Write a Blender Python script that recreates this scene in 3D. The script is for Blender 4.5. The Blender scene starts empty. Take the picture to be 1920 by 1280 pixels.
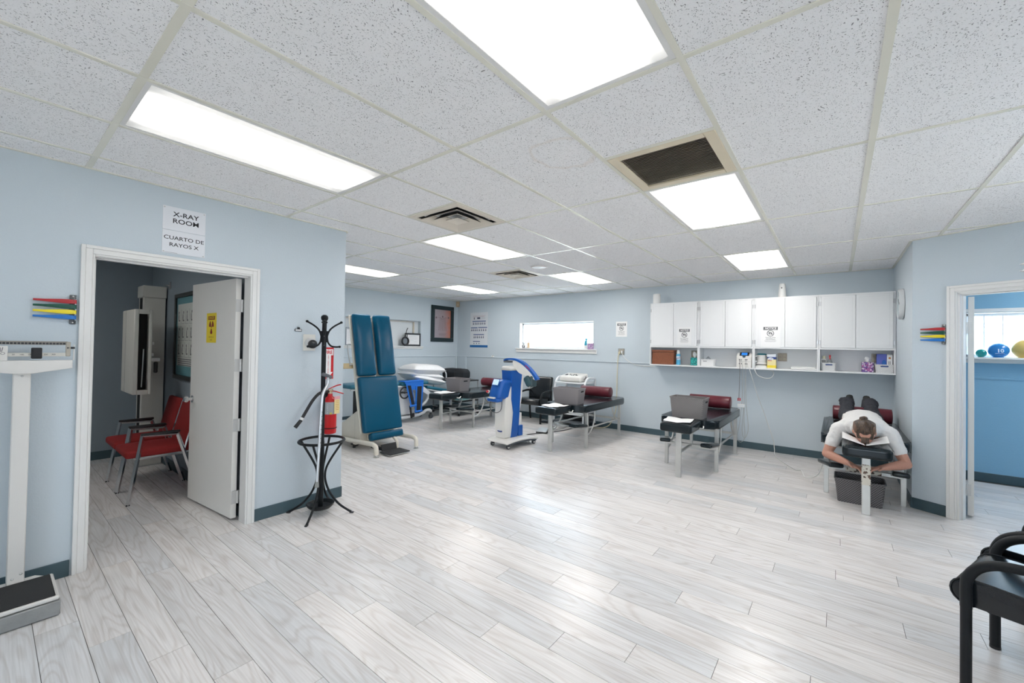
import bpy, bmesh, math, random
from mathutils import Matrix, Vector, noise
PI = math.pi
random.seed(7)
scene = bpy.context.scene
COL = scene.collection

# ------------------------------------------------------------------ camera
CAM = Vector((-1.6065, -1.0811, 1.4864))
yaw, pitch, roll = 0.66564, 0.013419, 0.016939
cy, sy, cp, sp = math.cos(yaw), math.sin(yaw), math.cos(pitch), math.sin(pitch)
fw = Vector((cp*cy, cp*sy, sp)); r0 = Vector((sy, -cy, 0)); u0 = r0.cross(fw)
rr = math.cos(roll)*r0 + math.sin(roll)*u0; uu = -math.sin(roll)*r0 + math.cos(roll)*u0
cam = bpy.data.cameras.new('camera'); cam.sensor_width = 36; cam.lens = 775.53/1920*36
cam.clip_start = 0.05; cam.clip_end = 200
camo = bpy.data.objects.new('camera', cam); COL.objects.link(camo)
camo.matrix_world = Matrix(((rr.x, uu.x, -fw.x, CAM.x), (rr.y, uu.y, -fw.y, CAM.y), (rr.z, uu.z, -fw.z, CAM.z), (0, 0, 0, 1)))
scene.camera = camo

# ------------------------------------------------------------------ world, light, exposure
W = bpy.data.worlds.new('sky'); scene.world = W; W.use_nodes = True
wb = W.node_tree.nodes['Background']; wb.inputs[0].default_value = (0.74, 0.87, 1.0, 1); wb.inputs[1].default_value = 11.0
LAMP = 12.6                       # radiance of a fluorescent panel at its tubes
scene.view_settings.view_transform = 'Standard'; scene.view_settings.look = 'None'
scene.view_settings.gamma = 1; scene.view_settings.use_curve_mapping = False
scene.view_settings.exposure = 0.05
scene.cycles.max_bounces = 10; scene.cycles.diffuse_bounces = 8; scene.cycles.glossy_bounces = 4
scene.cycles.transparent_max_bounces = 12; scene.cycles.caustics_reflective = True; scene.cycles.caustics_refractive = False
scene.cycles.sample_clamp_indirect = 6; scene.cycles.use_denoising = True
def portal(name, loc, rot, sx, sy):
    l = bpy.data.lights.new(name, 'AREA'); l.shape = 'RECTANGLE'; l.size = sx; l.size_y = sy; l.cycles.is_portal = True
    o = bpy.data.objects.new(name, l); COL.objects.link(o); o.location = loc; o.rotation_euler = rot
sun = bpy.data.lights.new('sun', 'SUN'); sun.energy = 34; sun.angle = 0.01; sun.color = (1, .95, .88)
suno = bpy.data.objects.new('sun', sun); COL.objects.link(suno); suno.rotation_euler = (-math.radians(28), 0, 0)      # high sun from +y: no window faces it
portal('window_portal', (5.77, 3.50, 1.74), (0, PI/2, 0), 0.54, 1.78)
portal('window_portal', (5.85, -3.15, 1.72), (0, PI/2, 0), 0.54, 1.70)
portal('window_portal', (-5.26, -1.6, 1.5), (0, -PI/2, 0), 1.3, 1.6)  # serves the added opening in the unseen rear wall
portal('window_portal', (1.5, -3.27, 1.80), (PI/2, 0, 0), 1.8, .8)  # serves the added opening in the unseen right rear wall

# ------------------------------------------------------------------ materials
MATS = {}
def nd(nt, t, **k):
    n = nt.nodes.new(t)
    for a, b in k.items(): setattr(n, a, b)
    return n
def mat(name, col, rough=0.5, metal=0.0, bump=None, var=None, coat=0.0, trans=0.0, emit=0.0, spec=0.5, ior=1.45):
    if name in MATS: return MATS[name]
    m = bpy.data.materials.new(name); m.use_nodes = True; nt = m.node_tree; b = nt.nodes['Principled BSDF']
    b.inputs['Base Color'].default_value = (*col, 1); b.inputs['Roughness'].default_value = rough; b.inputs['Metallic'].default_value = metal
    b.inputs['Coat Weight'].default_value = coat; b.inputs['Transmission Weight'].default_value = trans
    b.inputs['Specular IOR Level'].default_value = spec; b.inputs['IOR'].default_value = ior
    if emit: b.inputs['Emission Color'].default_value = (*col, 1); b.inputs['Emission Strength'].default_value = emit
    if bump or var:
        g = nd(nt, 'ShaderNodeNewGeometry')
    if bump:
        n = nd(nt, 'ShaderNodeTexNoise'); n.inputs['Scale'].default_value = bump[0]; n.inputs['Detail'].default_value = 3
        nt.links.new(g.outputs['Position'], n.inputs['Vector'])
        bp = nd(nt, 'ShaderNodeBump'); bp.inputs['Strength'].default_value = bump[1]; bp.inputs['Distance'].default_value = bump[2] if len(bump) > 2 else 0.004
        nt.links.new(n.outputs['Fac'], bp.inputs['Height']); nt.links.new(bp.outputs['Normal'], b.inputs['Normal'])
    if var:
        n = nd(nt, 'ShaderNodeTexNoise'); n.inputs['Scale'].default_value = var[0]; n.inputs['Detail'].default_value = 4
        nt.links.new(g.outputs['Position'], n.inputs['Vector'])
        mx = nd(nt, 'ShaderNodeMix', data_type='RGBA'); mx.inputs[6].default_value = (*[c*(1-var[1]) for c in col], 1); mx.inputs[7].default_value = (*[min(1, c*(1+var[1])) for c in col], 1)
        nt.links.new(n.outputs['Fac'], mx.inputs[0]); nt.links.new(mx.outputs[2], b.inputs['Base Color'])
    MATS[name] = m; return m

wallm = mat('pale_blue_paint', (0.550, 0.618, 0.668), 0.5, bump=(95, 0.4, 0.003), spec=0.4)
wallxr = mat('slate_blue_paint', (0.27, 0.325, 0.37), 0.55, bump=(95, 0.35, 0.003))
wallr = mat('pale_rear_paint', (0.72, 0.73, 0.73), 0.55)  # unseen walls made paler to bounce more light
wallx = mat('exercise_room_daylit_blue', (0.24, 0.45, 0.62), 0.55, bump=(95, 0.35, 0.003), spec=0.3)  # blue paint deepened: part of the cool daylight tint is in this colour
trimw = mat('white_trim_paint', (0.78, 0.775, 0.76), 0.4)
doorw = mat('white_door_paint', (0.80, 0.785, 0.75), 0.42, var=(3, 0.02))
cabw = mat('white_cabinet_paint', (0.80, 0.81, 0.82), 0.35)
basem = mat('dark_teal_vinyl', (0.055, 0.095, 0.115), 0.45, var=(8, 0.1))
subfl = mat('dark_subfloor', (0.10, 0.095, 0.09), 0.8)  # dark subfloor colour, visible in the plank joints
greyfl = mat('plain_floor', (0.70, 0.685, 0.67), 0.5)
ceilw = mat('ceiling_white', (0.78, 0.78, 0.78), 0.9)
barm = mat('cream_grid_enamel', (0.78, 0.765, 0.67), 0.25, var=(5, 0.03))
creamv = mat('yellowed_vent_enamel', (0.70, 0.62, 0.47), 0.45, var=(7, 0.06))
diffm = mat('cream_diffuser_enamel', (0.72, 0.66, 0.57), 0.45)
dark = mat('black_void', (0.012, 0.012, 0.013), 0.8)  # black colour put in for the shade inside ducts, slots and holes
whitep = mat('white_plastic', (0.80, 0.80, 0.79), 0.35)
paper = mat('white_paper', (0.84, 0.84, 0.84), 0.7)
blackp = mat('black_plastic', (0.018, 0.018, 0.02), 0.4)
inkm = mat('black_ink', (0.03, 0.03, 0.035), 0.7)
greyink = mat('grey_ink', (0.18, 0.18, 0.19), 0.7)
chrome = mat('chrome', (0.86, 0.86, 0.87), 0.2, 1.0)
steel = mat('satin_steel', (0.60, 0.60, 0.59), 0.36, 1.0)
legm = mat('brushed_leg_metal', (0.62, 0.62, 0.60), 0.42, 0.75, var=(14, 0.08))
vinyl = mat('black_table_vinyl', (0.008, 0.014, 0.018), 0.17, bump=(260, 0.05, 0.002), spec=0.42)
leather = mat('black_chair_leather', (0.010, 0.013, 0.016), 0.17, bump=(220, 0.06, 0.002), spec=0.55)
blackmet = mat('black_metal', (0.008, 0.010, 0.012), 0.45, spec=.3)
maroon = mat('maroon_vinyl', (0.115, 0.016, 0.026), 0.33, bump=(240, 0.1, 0.002))
bluev = mat('deep_blue_vinyl', (0.0005, 0.078, 0.155), 0.28, bump=(230, 0.06, 0.002), spec=0.32)
bluev2 = mat('teal_blue_vinyl', (0.008, 0.12, 0.19), 0.33)
creamm = mat('cream_enamel', (0.72, 0.67, 0.58), 0.4, var=(6, 0.03))
redf = mat('red_fabric', (0.27, 0.014, 0.014), 0.75, bump=(420, 0.4, 0.002))
signw = mat('white_sign', (0.74, 0.76, 0.80), 0.3)
beigem = mat('beige_xray_enamel', (0.66, 0.65, 0.60), 0.42, var=(4, 0.03))
redp = mat('red_enamel', (0.55, 0.012, 0.016), 0.28)
yell = mat('yellow_print', (0.80, 0.62, 0.04), 0.6)
bluep = mat('machine_blue_plastic', (0.012, 0.10, 0.40), 0.28)
machw = mat('machine_white_plastic', (0.76, 0.74, 0.70), 0.3)

def position_mat(name, build):
    m = bpy.data.materials.new(name); m.use_nodes = True; nt = m.node_tree
    build(nt, nt.nodes['Principled BSDF']); MATS[name] = m; return m

def plank_nodes(nt, b):
    L = nt.links.new
    at = nd(nt, 'ShaderNodeAttribute', attribute_name='tone'); g = nd(nt, 'ShaderNodeNewGeometry')
    off = nd(nt, 'ShaderNodeVectorMath', operation='SCALE'); cv = nd(nt, 'ShaderNodeCombineXYZ')
    mul = nd(nt, 'ShaderNodeMath', operation='MULTIPLY'); mul.inputs[1].default_value = 37.0; L(at.outputs['Fac'], mul.inputs[0])
    L(mul.outputs[0], cv.inputs[0]); L(mul.outputs[0], cv.inputs[1]); L(mul.outputs[0], cv.inputs[2])
    ad = nd(nt, 'ShaderNodeVectorMath', operation='ADD'); L(g.outputs['Position'], ad.inputs[0]); L(cv.outputs[0], ad.inputs[1])
    # broad figure (cathedral grain): contour lines of a stretched noise field
    mp = nd(nt, 'ShaderNodeMapping'); mp.inputs['Scale'].default_value = (8.0, .85, 1.0); L(ad.outputs[0], mp.inputs[0])
    n1 = nd(nt, 'ShaderNodeTexNoise'); n1.inputs['Scale'].default_value = 1.0; n1.inputs['Detail'].default_value = 1.2; n1.inputs['Distortion'].default_value = 0.1; L(mp.outputs[0], n1.inputs['Vector'])
    m1 = nd(nt, 'ShaderNodeMath', operation='MULTIPLY'); m1.inputs[1].default_value = 13.0; L(n1.outputs['Fac'], m1.inputs[0])
    fr = nd(nt, 'ShaderNodeMath', operation='PINGPONG'); fr.inputs[1].default_value = 0.5; L(m1.outputs[0], fr.inputs[0])
    # fine streaks
    mp2 = nd(nt, 'ShaderNodeMapping'); mp2.inputs['Scale'].default_value = (150.0, 3.0, 1.0); L(ad.outputs[0], mp2.inputs[0])
    n2 = nd(nt, 'ShaderNodeTexNoise'); n2.inputs['Scale'].default_value = 1.0; n2.inputs['Detail'].default_value = 3; L(mp2.outputs[0], n2.inputs['Vector'])
    mp3 = nd(nt, 'ShaderNodeMapping'); mp3.inputs['Scale'].default_value = (14.0, 1.6, 1.0); L(ad.outputs[0], mp3.inputs[0])
    n3 = nd(nt, 'ShaderNodeTexNoise'); n3.inputs['Scale'].default_value = 1.0; n3.inputs['Detail'].default_value = 4; L(mp3.outputs[0], n3.inputs['Vector'])
    r1 = nd(nt, 'ShaderNodeValToRGB'); e = r1.color_ramp.elements
    e[0].position = 0.03; e[0].color = (0.69, 0.665, 0.65, 1); e[1].position = 0.26; e[1].color = (0.775, 0.765, 0.76, 1); L(fr.outputs[0], r1.inputs[0])
    r2 = nd(nt, 'ShaderNodeValToRGB'); e = r2.color_ramp.elements
    e[0].position = 0.33; e[0].color = (0.90, 0.895, 0.89, 1); e[1].position = 0.62; e[1].color = (1.03, 1.03, 1.03, 1); L(n2.outputs['Fac'], r2.inputs[0])
    r3 = nd(nt, 'ShaderNodeValToRGB'); e = r3.color_ramp.elements
    e[0].position = 0.30; e[0].color = (0.93, 0.925, 0.92, 1); e[1].position = 0.70; e[1].color = (1.04, 1.04, 1.04, 1); L(n3.outputs['Fac'], r3.inputs[0])
    x1 = nd(nt, 'ShaderNodeMix', data_type='RGBA', blend_type='MULTIPLY'); x1.inputs[0].default_value = 1; L(r1.outputs[0], x1.inputs[6]); L(r2.outputs[0], x1.inputs[7])
    x2 = nd(nt, 'ShaderNodeMix', data_type='RGBA', blend_type='MULTIPLY'); x2.inputs[0].default_value = 1; L(x1.outputs[2], x2.inputs[6]); L(r3.outputs[0], x2.inputs[7])
    rt = nd(nt, 'ShaderNodeValToRGB'); e = rt.color_ramp.elements
    e[0].position = 0.0; e[0].color = (0.88, 0.90, 0.925, 1); e[1].position = 1.0; e[1].color = (1.06, 1.04, 1.03, 1)
    q = rt.color_ramp.elements.new(0.45); q.color = (1.0, 0.98, 0.975, 1); L(at.outputs['Fac'], rt.inputs[0])
    x3 = nd(nt, 'ShaderNodeMix', data_type='RGBA', blend_type='MULTIPLY'); x3.inputs[0].default_value = 1; L(x2.outputs[2], x3.inputs[6]); L(rt.outputs[0], x3.inputs[7])
    L(x3.outputs[2], b.inputs['Base Color'])
    b.inputs['Roughness'].default_value = 0.27; b.inputs['Specular IOR Level'].default_value = 0.5
    bp = nd(nt, 'ShaderNodeBump'); bp.inputs['Strength'].default_value = 0.12; bp.inputs['Distance'].default_value = 0.002
    L(n2.outputs['Fac'], bp.inputs['Height']); L(bp.outputs['Normal'], b.inputs['Normal'])
plankm = position_mat('whitewashed_plank', plank_nodes)

def tile_nodes(stain):
    def f(nt, b):
        L = nt.links.new; g = nd(nt, 'ShaderNodeNewGeometry')
        # fissures: short dark dashes of varying direction from stretched cells
        wn = nd(nt, 'ShaderNodeTexNoise'); wn.inputs['Scale'].default_value = 9; wn.inputs['Detail'].default_value = 1; L(g.outputs['Position'], wn.inputs['Vector'])
        wm = nd(nt, 'ShaderNodeVectorMath', operation='SCALE'); wm.inputs[3].default_value = 0.10; L(wn.outputs['Color'], wm.inputs[0])
        wa = nd(nt, 'ShaderNodeVectorMath', operation='ADD'); L(g.outputs['Position'], wa.inputs[0]); L(wm.outputs[0], wa.inputs[1])
        facs = []
        for sc, rot, lo, hi in (((75, 190, 1), 0.5, 0.10, 0.15), ((180, 85, 1), 0.2, 0.08, 0.13), ((260, 260, 1), 0, 0.10, 0.2)):
            mp = nd(nt, 'ShaderNodeMapping'); mp.inputs['Scale'].default_value = sc; mp.inputs['Rotation'].default_value = (0, 0, rot); L(wa.outputs[0], mp.inputs[0])
            v = nd(nt, 'ShaderNodeTexVoronoi', voronoi_dimensions='2D'); v.inputs['Scale'].default_value = 1; L(mp.outputs[0], v.inputs['Vector'])
            sep = nd(nt, 'ShaderNodeSeparateColor'); L(v.outputs['Color'], sep.inputs[0])
            mr = nd(nt, 'ShaderNodeMapRange'); mr.inputs[1].default_value = 0.45; mr.inputs[2].default_value = 1.0; mr.inputs[3].default_value = -0.20; mr.inputs[4].default_value = hi + 0.12; L(sep.outputs[0], mr.inputs[0])
            sb = nd(nt, 'ShaderNodeMath', operation='SUBTRACT'); L(v.outputs['Distance'], sb.inputs[0]); L(mr.outputs[0], sb.inputs[1])
            m2 = nd(nt, 'ShaderNodeMapRange'); m2.inputs[1].default_value = -0.04; m2.inputs[2].default_value = 0.06; m2.inputs[3].default_value = 1; m2.inputs[4].default_value = 0; L(sb.outputs[0], m2.inputs[0])
            facs.append(m2)
        mx = nd(nt, 'ShaderNodeMath', operation='MAXIMUM'); L(facs[0].outputs[0], mx.inputs[0]); L(facs[1].outputs[0], mx.inputs[1])
        mz = nd(nt, 'ShaderNodeMath', operation='MULTIPLY'); mz.inputs[1].default_value = 0.35; L(facs[2].outputs[0], mz.inputs[0])
        my = nd(nt, 'ShaderNodeMath', operation='MAXIMUM'); L(mx.outputs[0], my.inputs[0]); L(mz.outputs[0], my.inputs[1])
        c = nd(nt, 'ShaderNodeMix', data_type='RGBA'); c.inputs[6].default_value = (0.93, 0.925, 0.93, 1); c.inputs[7].default_value = (0.30, 0.295, 0.30, 1); L(my.outputs[0], c.inputs[0])
        out = c.outputs[2]
        for cx, cyy, rad, wid, amt in stain:
            d = nd(nt, 'ShaderNodeVectorMath', operation='DISTANCE'); d.inputs[1].default_value = (cx, cyy, 2.594); L(wa.outputs[0], d.inputs[0])
            s1 = nd(nt, 'ShaderNodeMath', operation='SUBTRACT'); s1.inputs[1].default_value = rad; L(d.outputs['Value'], s1.inputs[0])
            s2 = nd(nt, 'ShaderNodeMath', operation='ABSOLUTE'); L(s1.outputs[0], s2.inputs[0])
            s3 = nd(nt, 'ShaderNodeMapRange'); s3.inputs[1].default_value = 0; s3.inputs[2].default_value = wid; s3.inputs[3].default_value = amt; s3.inputs[4].default_value = 0; L(s2.outputs[0], s3.inputs[0])
            c2 = nd(nt, 'ShaderNodeMix', data_type='RGBA', blend_type='MULTIPLY'); c2.inputs[7].default_value = (0.80, 0.68, 0.56, 1); L(s3.outputs[0], c2.inputs[0]); L(out, c2.inputs[6]); out = c2.outputs[2]
        L(out, b.inputs['Base Color']); b.inputs['Roughness'].default_value = 0.95; b.inputs['Specular IOR Level'].default_value = 0.1
        n4 = nd(nt, 'ShaderNodeTexNoise'); n4.inputs['Scale'].default_value = 240; L(g.outputs['Position'], n4.inputs['Vector'])
        h = nd(nt, 'ShaderNodeMath', operation='SUBTRACT'); L(n4.outputs['Fac'], h.inputs[0]); L(my.outputs[0], h.inputs[1])
        bp = nd(nt, 'ShaderNodeBump'); bp.inputs['Strength'].default_value = 0.5; bp.inputs['Distance'].default_value = 0.003; L(h.outputs[0], bp.inputs['Height']); L(bp.outputs['Normal'], b.inputs['Normal'])
    return f
tilem = position_mat('fissured_tile', tile_nodes(()))
tile_s1 = position_mat('fissured_tile_brown_stain', tile_nodes(((-0.01, -0.42, 0.085, 0.03, 0.55),)))
tile_s2 = position_mat('fissured_tile_ring_stain', tile_nodes(((0.47, 0.20, 0.19, 0.02, 0.28),)))

def lamp_nodes(nt, b):
    L = nt.links.new; tc = nd(nt, 'ShaderNodeTexCoord'); sx = nd(nt, 'ShaderNodeSeparateXYZ'); L(tc.outputs['Object'], sx.inputs[0])
    ab = nd(nt, 'ShaderNodeMath', operation='ABSOLUTE'); L(sx.outputs[1], ab.inputs[0])
    r = nd(nt, 'ShaderNodeMapRange', interpolation_type='SMOOTHSTEP'); r.inputs[1].default_value = 0.225; r.inputs[2].default_value = 0.08; r.inputs[3].default_value = 0.083; r.inputs[4].default_value = 1.0; L(ab.outputs[0], r.inputs[0])
    a2 = nd(nt, 'ShaderNodeMath', operation='ABSOLUTE'); L(sx.outputs[0], a2.inputs[0])
    r2 = nd(nt, 'ShaderNodeMapRange', interpolation_type='SMOOTHSTEP'); r2.inputs[1].default_value = 0.60; r2.inputs[2].default_value = 0.48; r2.inputs[3].default_value = 0.3; r2.inputs[4].default_value = 1.0; L(a2.outputs[0], r2.inputs[0])
    m = nd(nt, 'ShaderNodeMath', operation='MULTIPLY'); L(r.outputs[0], m.inputs[0]); L(r2.outputs[0], m.inputs[1])
    s = nd(nt, 'ShaderNodeMath', operation='MULTIPLY'); s.name = 'lamp_strength'; s.inputs[1].default_value = LAMP; L(m.outputs[0], s.inputs[0])
    b.inputs['Base Color'].default_value = (0.8, 0.8, 0.78, 1); b.inputs['Emission Color'].default_value = (1.0, 0.965, 0.92, 1); L(s.outputs[0], b.inputs['Emission Strength'])
lampm = position_mat('lit_acrylic_lens', lamp_nodes)

def glass_nodes(nt, b):
    o = nt.nodes['Material Output']; tr = nd(nt, 'ShaderNodeBsdfTransparent'); gl = nd(nt, 'ShaderNodeBsdfGlossy'); gl.inputs['Roughness'].default_value = 0.03
    tr.inputs[0].default_value = (0.94, 0.97, 0.98, 1); mx = nd(nt, 'ShaderNodeMixShader'); mx.inputs[0].default_value = 0.06
    nt.links.new(tr.outputs[0], mx.inputs[1]); nt.links.new(gl.outputs[0], mx.inputs[2]); nt.links.new(mx.outputs[0], o.inputs[0])
glassm = position_mat('window_glass', glass_nodes)
clearp = mat('clear_plastic', (0.85, 0.88, 0.9), 0.1, trans=0.9)

# ------------------------------------------------------------------ mesh helpers
class MB:
    def __init__(s): s.v = []; s.f = []
    def add(s, v, f, M=None):
        o = len(s.v); s.v += [tuple((M @ Vector(p)) if M else p) for p in v]; s.f += [tuple(i+o for i in q) for q in f]; return s
    def bm(s, bm, M=None):
        bm.verts.index_update(); s.add([v.co.copy() for v in bm.verts], [[v.index for v in f.verts] for f in bm.faces], M); bm.free(); return s
    def box(s, c, d, rz=0, bev=0, M=None, seg=1):
        b = bmesh.new(); bmesh.ops.create_cube(b, size=1)
        for v in b.verts: v.co = Vector((v.co.x*d[0], v.co.y*d[1], v.co.z*d[2]))
        if bev: bmesh.ops.bevel(b, geom=list(b.edges), offset=bev, segments=seg, profile=0.5, affect='EDGES')
        T = Matrix.Translation(c) @ Matrix.Rotation(rz, 4, 'Z')
        return s.bm(b, (M @ T) if M else T)
    def b2(s, a, b, bev=0, M=None):
        return s.box([(a[i]+b[i])/2 for i in range(3)], [abs(b[i]-a[i]) for i in range(3)], 0, bev, M)
    def cyl(s, p0, p1, r0, r1=None, n=16, caps=True, M=None):
        r1 = r0 if r1 is None else r1
        return s.tube([p0, p1], [r0, r1], n, caps=caps, M=M)
    def tube(s, path, r, n=10, closed=False, caps=True, M=None, flat=None):
        P = [Vector(p) for p in path]; m = len(P); R = r if isinstance(r, (list, tuple)) else [r]*m
        vs = []; fs = []; prev = None
        for i in range(m):
            if closed: t = P[(i+1) % m]-P[i-1]
            else: t = P[min(i+1, m-1)]-P[max(i-1, 0)]
            t.normalize()
            if prev is None:
                a = Vector((0, 0, 1)) if abs(t.z) < 0.9 else Vector((1, 0, 0)); prev = (a - t*a.dot(t)).normalized()
            else:
                prev = prev - t*prev.dot(t); prev.normalize()
            bn = t.cross(prev)
            for k in range(n):
                a = 2*PI*k/n; c, q = math.cos(a), math.sin(a)
                if flat: c *= flat
                vs.append(P[i] + (prev*c + bn*q)*R[i])
        for i in range(m if closed else m-1):
            j = (i+1) % m
            for k in range(n): fs.append((i*n+k, i*n+(k+1) % n, j*n+(k+1) % n, j*n+k))
        if caps and not closed: fs.append(tuple(range(n-1, -1, -1))); fs.append(tuple((m-1)*n+k for k in range(n)))
        return s.add(vs, fs, M)
    def lathe(s, prof, n=24, M=None):
        vs = []; fs = []
        for r, z in prof:
            for k in range(n): a = 2*PI*k/n; vs.append((r*math.cos(a), r*math.sin(a), z))
        for i in range(len(prof)-1):
            for k in range(n): fs.append((i*n+k, i*n+(k+1) % n, (i+1)*n+(k+1) % n, (i+1)*n+k))
        fs.append(tuple(range(n-1, -1, -1))); fs.append(tuple((len(prof)-1)*n+k for k in range(n)))
        return s.add(vs, fs, M)
    def prism(s, poly, z0, z1, M=None, bev=0):
        n = len(poly)
        if bev:
            b = bmesh.new(); lo = [b.verts.new((x, y, z0)) for x, y in poly]; hi = [b.verts.new((x, y, z1)) for x, y in poly]
            b.faces.new(lo[::-1]); b.faces.new(hi)
            for i in range(n): b.faces.new((lo[i], lo[(i+1) % n], hi[(i+1) % n], hi[i]))
            es = [e for e in b.edges if abs(e.verts[0].co.z-e.verts[1].co.z) < 1e-6]
            bmesh.ops.bevel(b, geom=es, offset=bev, segments=3, profile=0.5, affect='EDGES'); return s.bm(b, M)
        v = [(x, y, z0) for x, y in poly] + [(x, y, z1) for x, y in poly]
        f = [tuple(range(n-1, -1, -1)), tuple(range(n, 2*n))] + [(i, (i+1) % n, n+(i+1) % n, n+i) for i in range(n)]
        return s.add(v, f, M)
    def rbox(s, c, d, r, k=3, inner=4, puff=(0, 0, 0), M=None, fn=None):
        """rounded box on an even grid; puff = extra swell on the x / y / z faces"""
        h = [x/2 for x in d]; r = min(r, *[x*0.999 for x in h])
        def axis(hh):
            a = [-hh + r*(1-math.cos(PI/2*i/k)) for i in range(k+1)]
            m = [-hh+r + (2*hh-2*r)*i/inner for i in range(1, inner)]
            return a + m + [-x for x in a[::-1]]
        ax = [axis(x) for x in h]; idx = {}; vs = []; fs = []
        def vert(p):
            key = tuple(round(x, 6) for x in p)
            if key in idx: return idx[key]
            q = [max(-(h[i]-r), min(h[i]-r, p[i])) for i in range(3)]
            dv = Vector(p)-Vector(q); L = dv.length
            o = Vector(q) + (dv/L*r if L > 1e-9 else dv)
            t = [1-(p[i]/h[i])**2 for i in range(3)]
            for i in range(3):
                if puff[i]: o[i] += math.copysign(1, p[i])*puff[i]*max(0, t[(i+1) % 3])**0.7*max(0, t[(i+2) % 3])**0.7*(abs(p[i])/h[i])
            o = o + Vector(c)
            if fn: o = Vector(fn(o))
            idx[key] = len(vs); vs.append(o); return idx[key]
        for a in range(3):
            b, e = (a+1) % 3, (a+2) % 3
            for sgn in (-1, 1):
                for i in range(len(ax[b])-1):
                    for j in range(len(ax[e])-1):
                        q = []
                        for ii, jj in ((i, j), (i+1, j), (i+1, j+1), (i, j+1)):
                            p = [0, 0, 0]; p[a] = sgn*h[a]; p[b] = ax[b][ii]; p[e] = ax[e][jj]; q.append(vert(p))
                        if len(set(q)) == 4: fs.append(tuple(q if sgn > 0 else q[::-1]))
        return s.add(vs, fs, M)
    def ell(s, c, r, n=12, m=8, M=None):
        vs = [(c[0], c[1], c[2]-r[2])]; fs = []
        for i in range(1, m):
            a = -PI/2+PI*i/m
            for k in range(n): b = 2*PI*k/n; vs.append((c[0]+r[0]*math.cos(a)*math.cos(b), c[1]+r[1]*math.cos(a)*math.sin(b), c[2]+r[2]*math.sin(a)))
        vs.append((c[0], c[1], c[2]+r[2])); T = len(vs)-1
        for k in range(n): fs.append((0, 1+(k+1) % n, 1+k)); fs.append((T, T-n+k, T-n+(k+1) % n))
        for i in range(m-2):
            for k in range(n): a = 1+i*n; fs.append((a+k, a+(k+1) % n, a+n+(k+1) % n, a+n+k))
        return s.add(vs, fs, M)

def mesh_of(mb, name, m, smooth=40):
    me = bpy.data.meshes.new(name); me.from_pydata([tuple(v) for v in mb.v], [], mb.f); me.materials.append(m)
    if smooth:
        me.polygons.foreach_set('use_smooth', [True]*len(me.polygons)); me.set_sharp_from_angle(angle=math.radians(smooth))
    me.update(); return me
def obj(name, mb, m, parent=None, smooth=40, label=None, kind=None, fix=True):
    me = mb if isinstance(mb, bpy.types.Mesh) else mesh_of(mb, name, m, smooth)
    if fix and not isinstance(mb, bpy.types.Mesh):
        b = bmesh.new(); b.from_mesh(me); bmesh.ops.recalc_face_normals(b, faces=b.faces); b.to_mesh(me); b.free()
    o = bpy.data.objects.new(name, me); COL.objects.link(o)
    if parent: o.parent = parent
    if label: o['label'] = label
    if kind: o['kind'] = kind
    return o
def thing(name, label, cat, loc=(0, 0, 0), rz=0, group=None):
    o = bpy.data.objects.new(name, None); COL.objects.link(o); o.location = loc; o.rotation_euler = (0, 0, rz); o.empty_display_size = 0.1
    o['label'] = label; o['category'] = cat
    if group: o['group'] = group
    return o
def tag(o, label, cat, group=None):
    o['label'] = label; o['category'] = cat
    if group: o['group'] = group
    return o
def struct(name, mb, m, parent=None, smooth=None):
    o = obj(name, mb, m, parent, smooth)
    if not parent: o['kind'] = 'structure'
    return o
def dup(root, loc=None, rz=None, label=None, group=None, M=None):
    r = root.copy(); COL.objects.link(r)
    if loc is not None: r.location = loc
    if rz is not None: r.rotation_euler = (0, 0, rz)
    if label: r['label'] = label
    if group: r['group'] = group
    for ch in root.children:
        c = ch.copy(); COL.objects.link(c); c.parent = r
        for g in ch.children:
            d = g.copy(); COL.objects.link(d); d.parent = c
    return r
def frame(o, right, up):
    r = Vector(right).normalized(); u = Vector(up).normalized(); n = r.cross(u)
    return Matrix(((r.x, u.x, n.x, o[0]), (r.y, u.y, n.y, o[1]), (r.z, u.z, n.z, o[2]), (0, 0, 0, 1)))
def text(body, size, M, m, parent, sx=1.0, bold=0.0, align='CENTER', name='lettering', shear=0, lead=1.0):
    c = bpy.data.curves.new('txt', 'FONT'); c.body = body; c.size = size; c.align_x = align; c.align_y = 'CENTER'; c.offset = bold*size; c.shear = shear
    c.space_line = lead; c.resolution_u = 3
    t = bpy.data.objects.new('txt', c); me = bpy.data.meshes.new_from_object(t); bpy.data.objects.remove(t)
    me.transform(M @ Matrix.Diagonal((sx, 1, 1, 1))); me.materials.clear(); me.materials.append(m)
    return obj(name, me, m, parent)
def smooth_path(pts, k=6, closed=False):
    P = [Vector(p) for p in pts]; n = len(P); out = []
    rng = range(n if closed else n-1)
    for i in rng:
        a, b, c, d = (P[(i-1) % n], P[i], P[(i+1) % n], P[(i+2) % n]) if closed else (P[max(i-1, 0)], P[i], P[i+1], P[min(i+2, n-1)])
        for j in range(k):
            t = j/k; out.append(0.5*((2*b)+(c-a)*t+(2*a-5*b+4*c-d)*t*t+(3*b-a-3*c+d)*t**3))
    if not closed: out.append(P[-1])
    return out
def circle(c, r, n=24, ax='z'):
    o = []
    for i in range(n):
        a = 2*PI*i/n; x, y = r*math.cos(a), r*math.sin(a)
        o.append({'z': (c[0]+x, c[1]+y, c[2]), 'x': (c[0], c[1]+x, c[2]+y), 'y': (c[0]+x, c[1], c[2]+y)}[ax])
    return o
H = 2.59      # ceiling height
XB = 5.63     # plane of the back wall
YX = 2.72     # plane of the x-ray room wall
YA = 6.33     # plane of the far alcove wall

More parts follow.
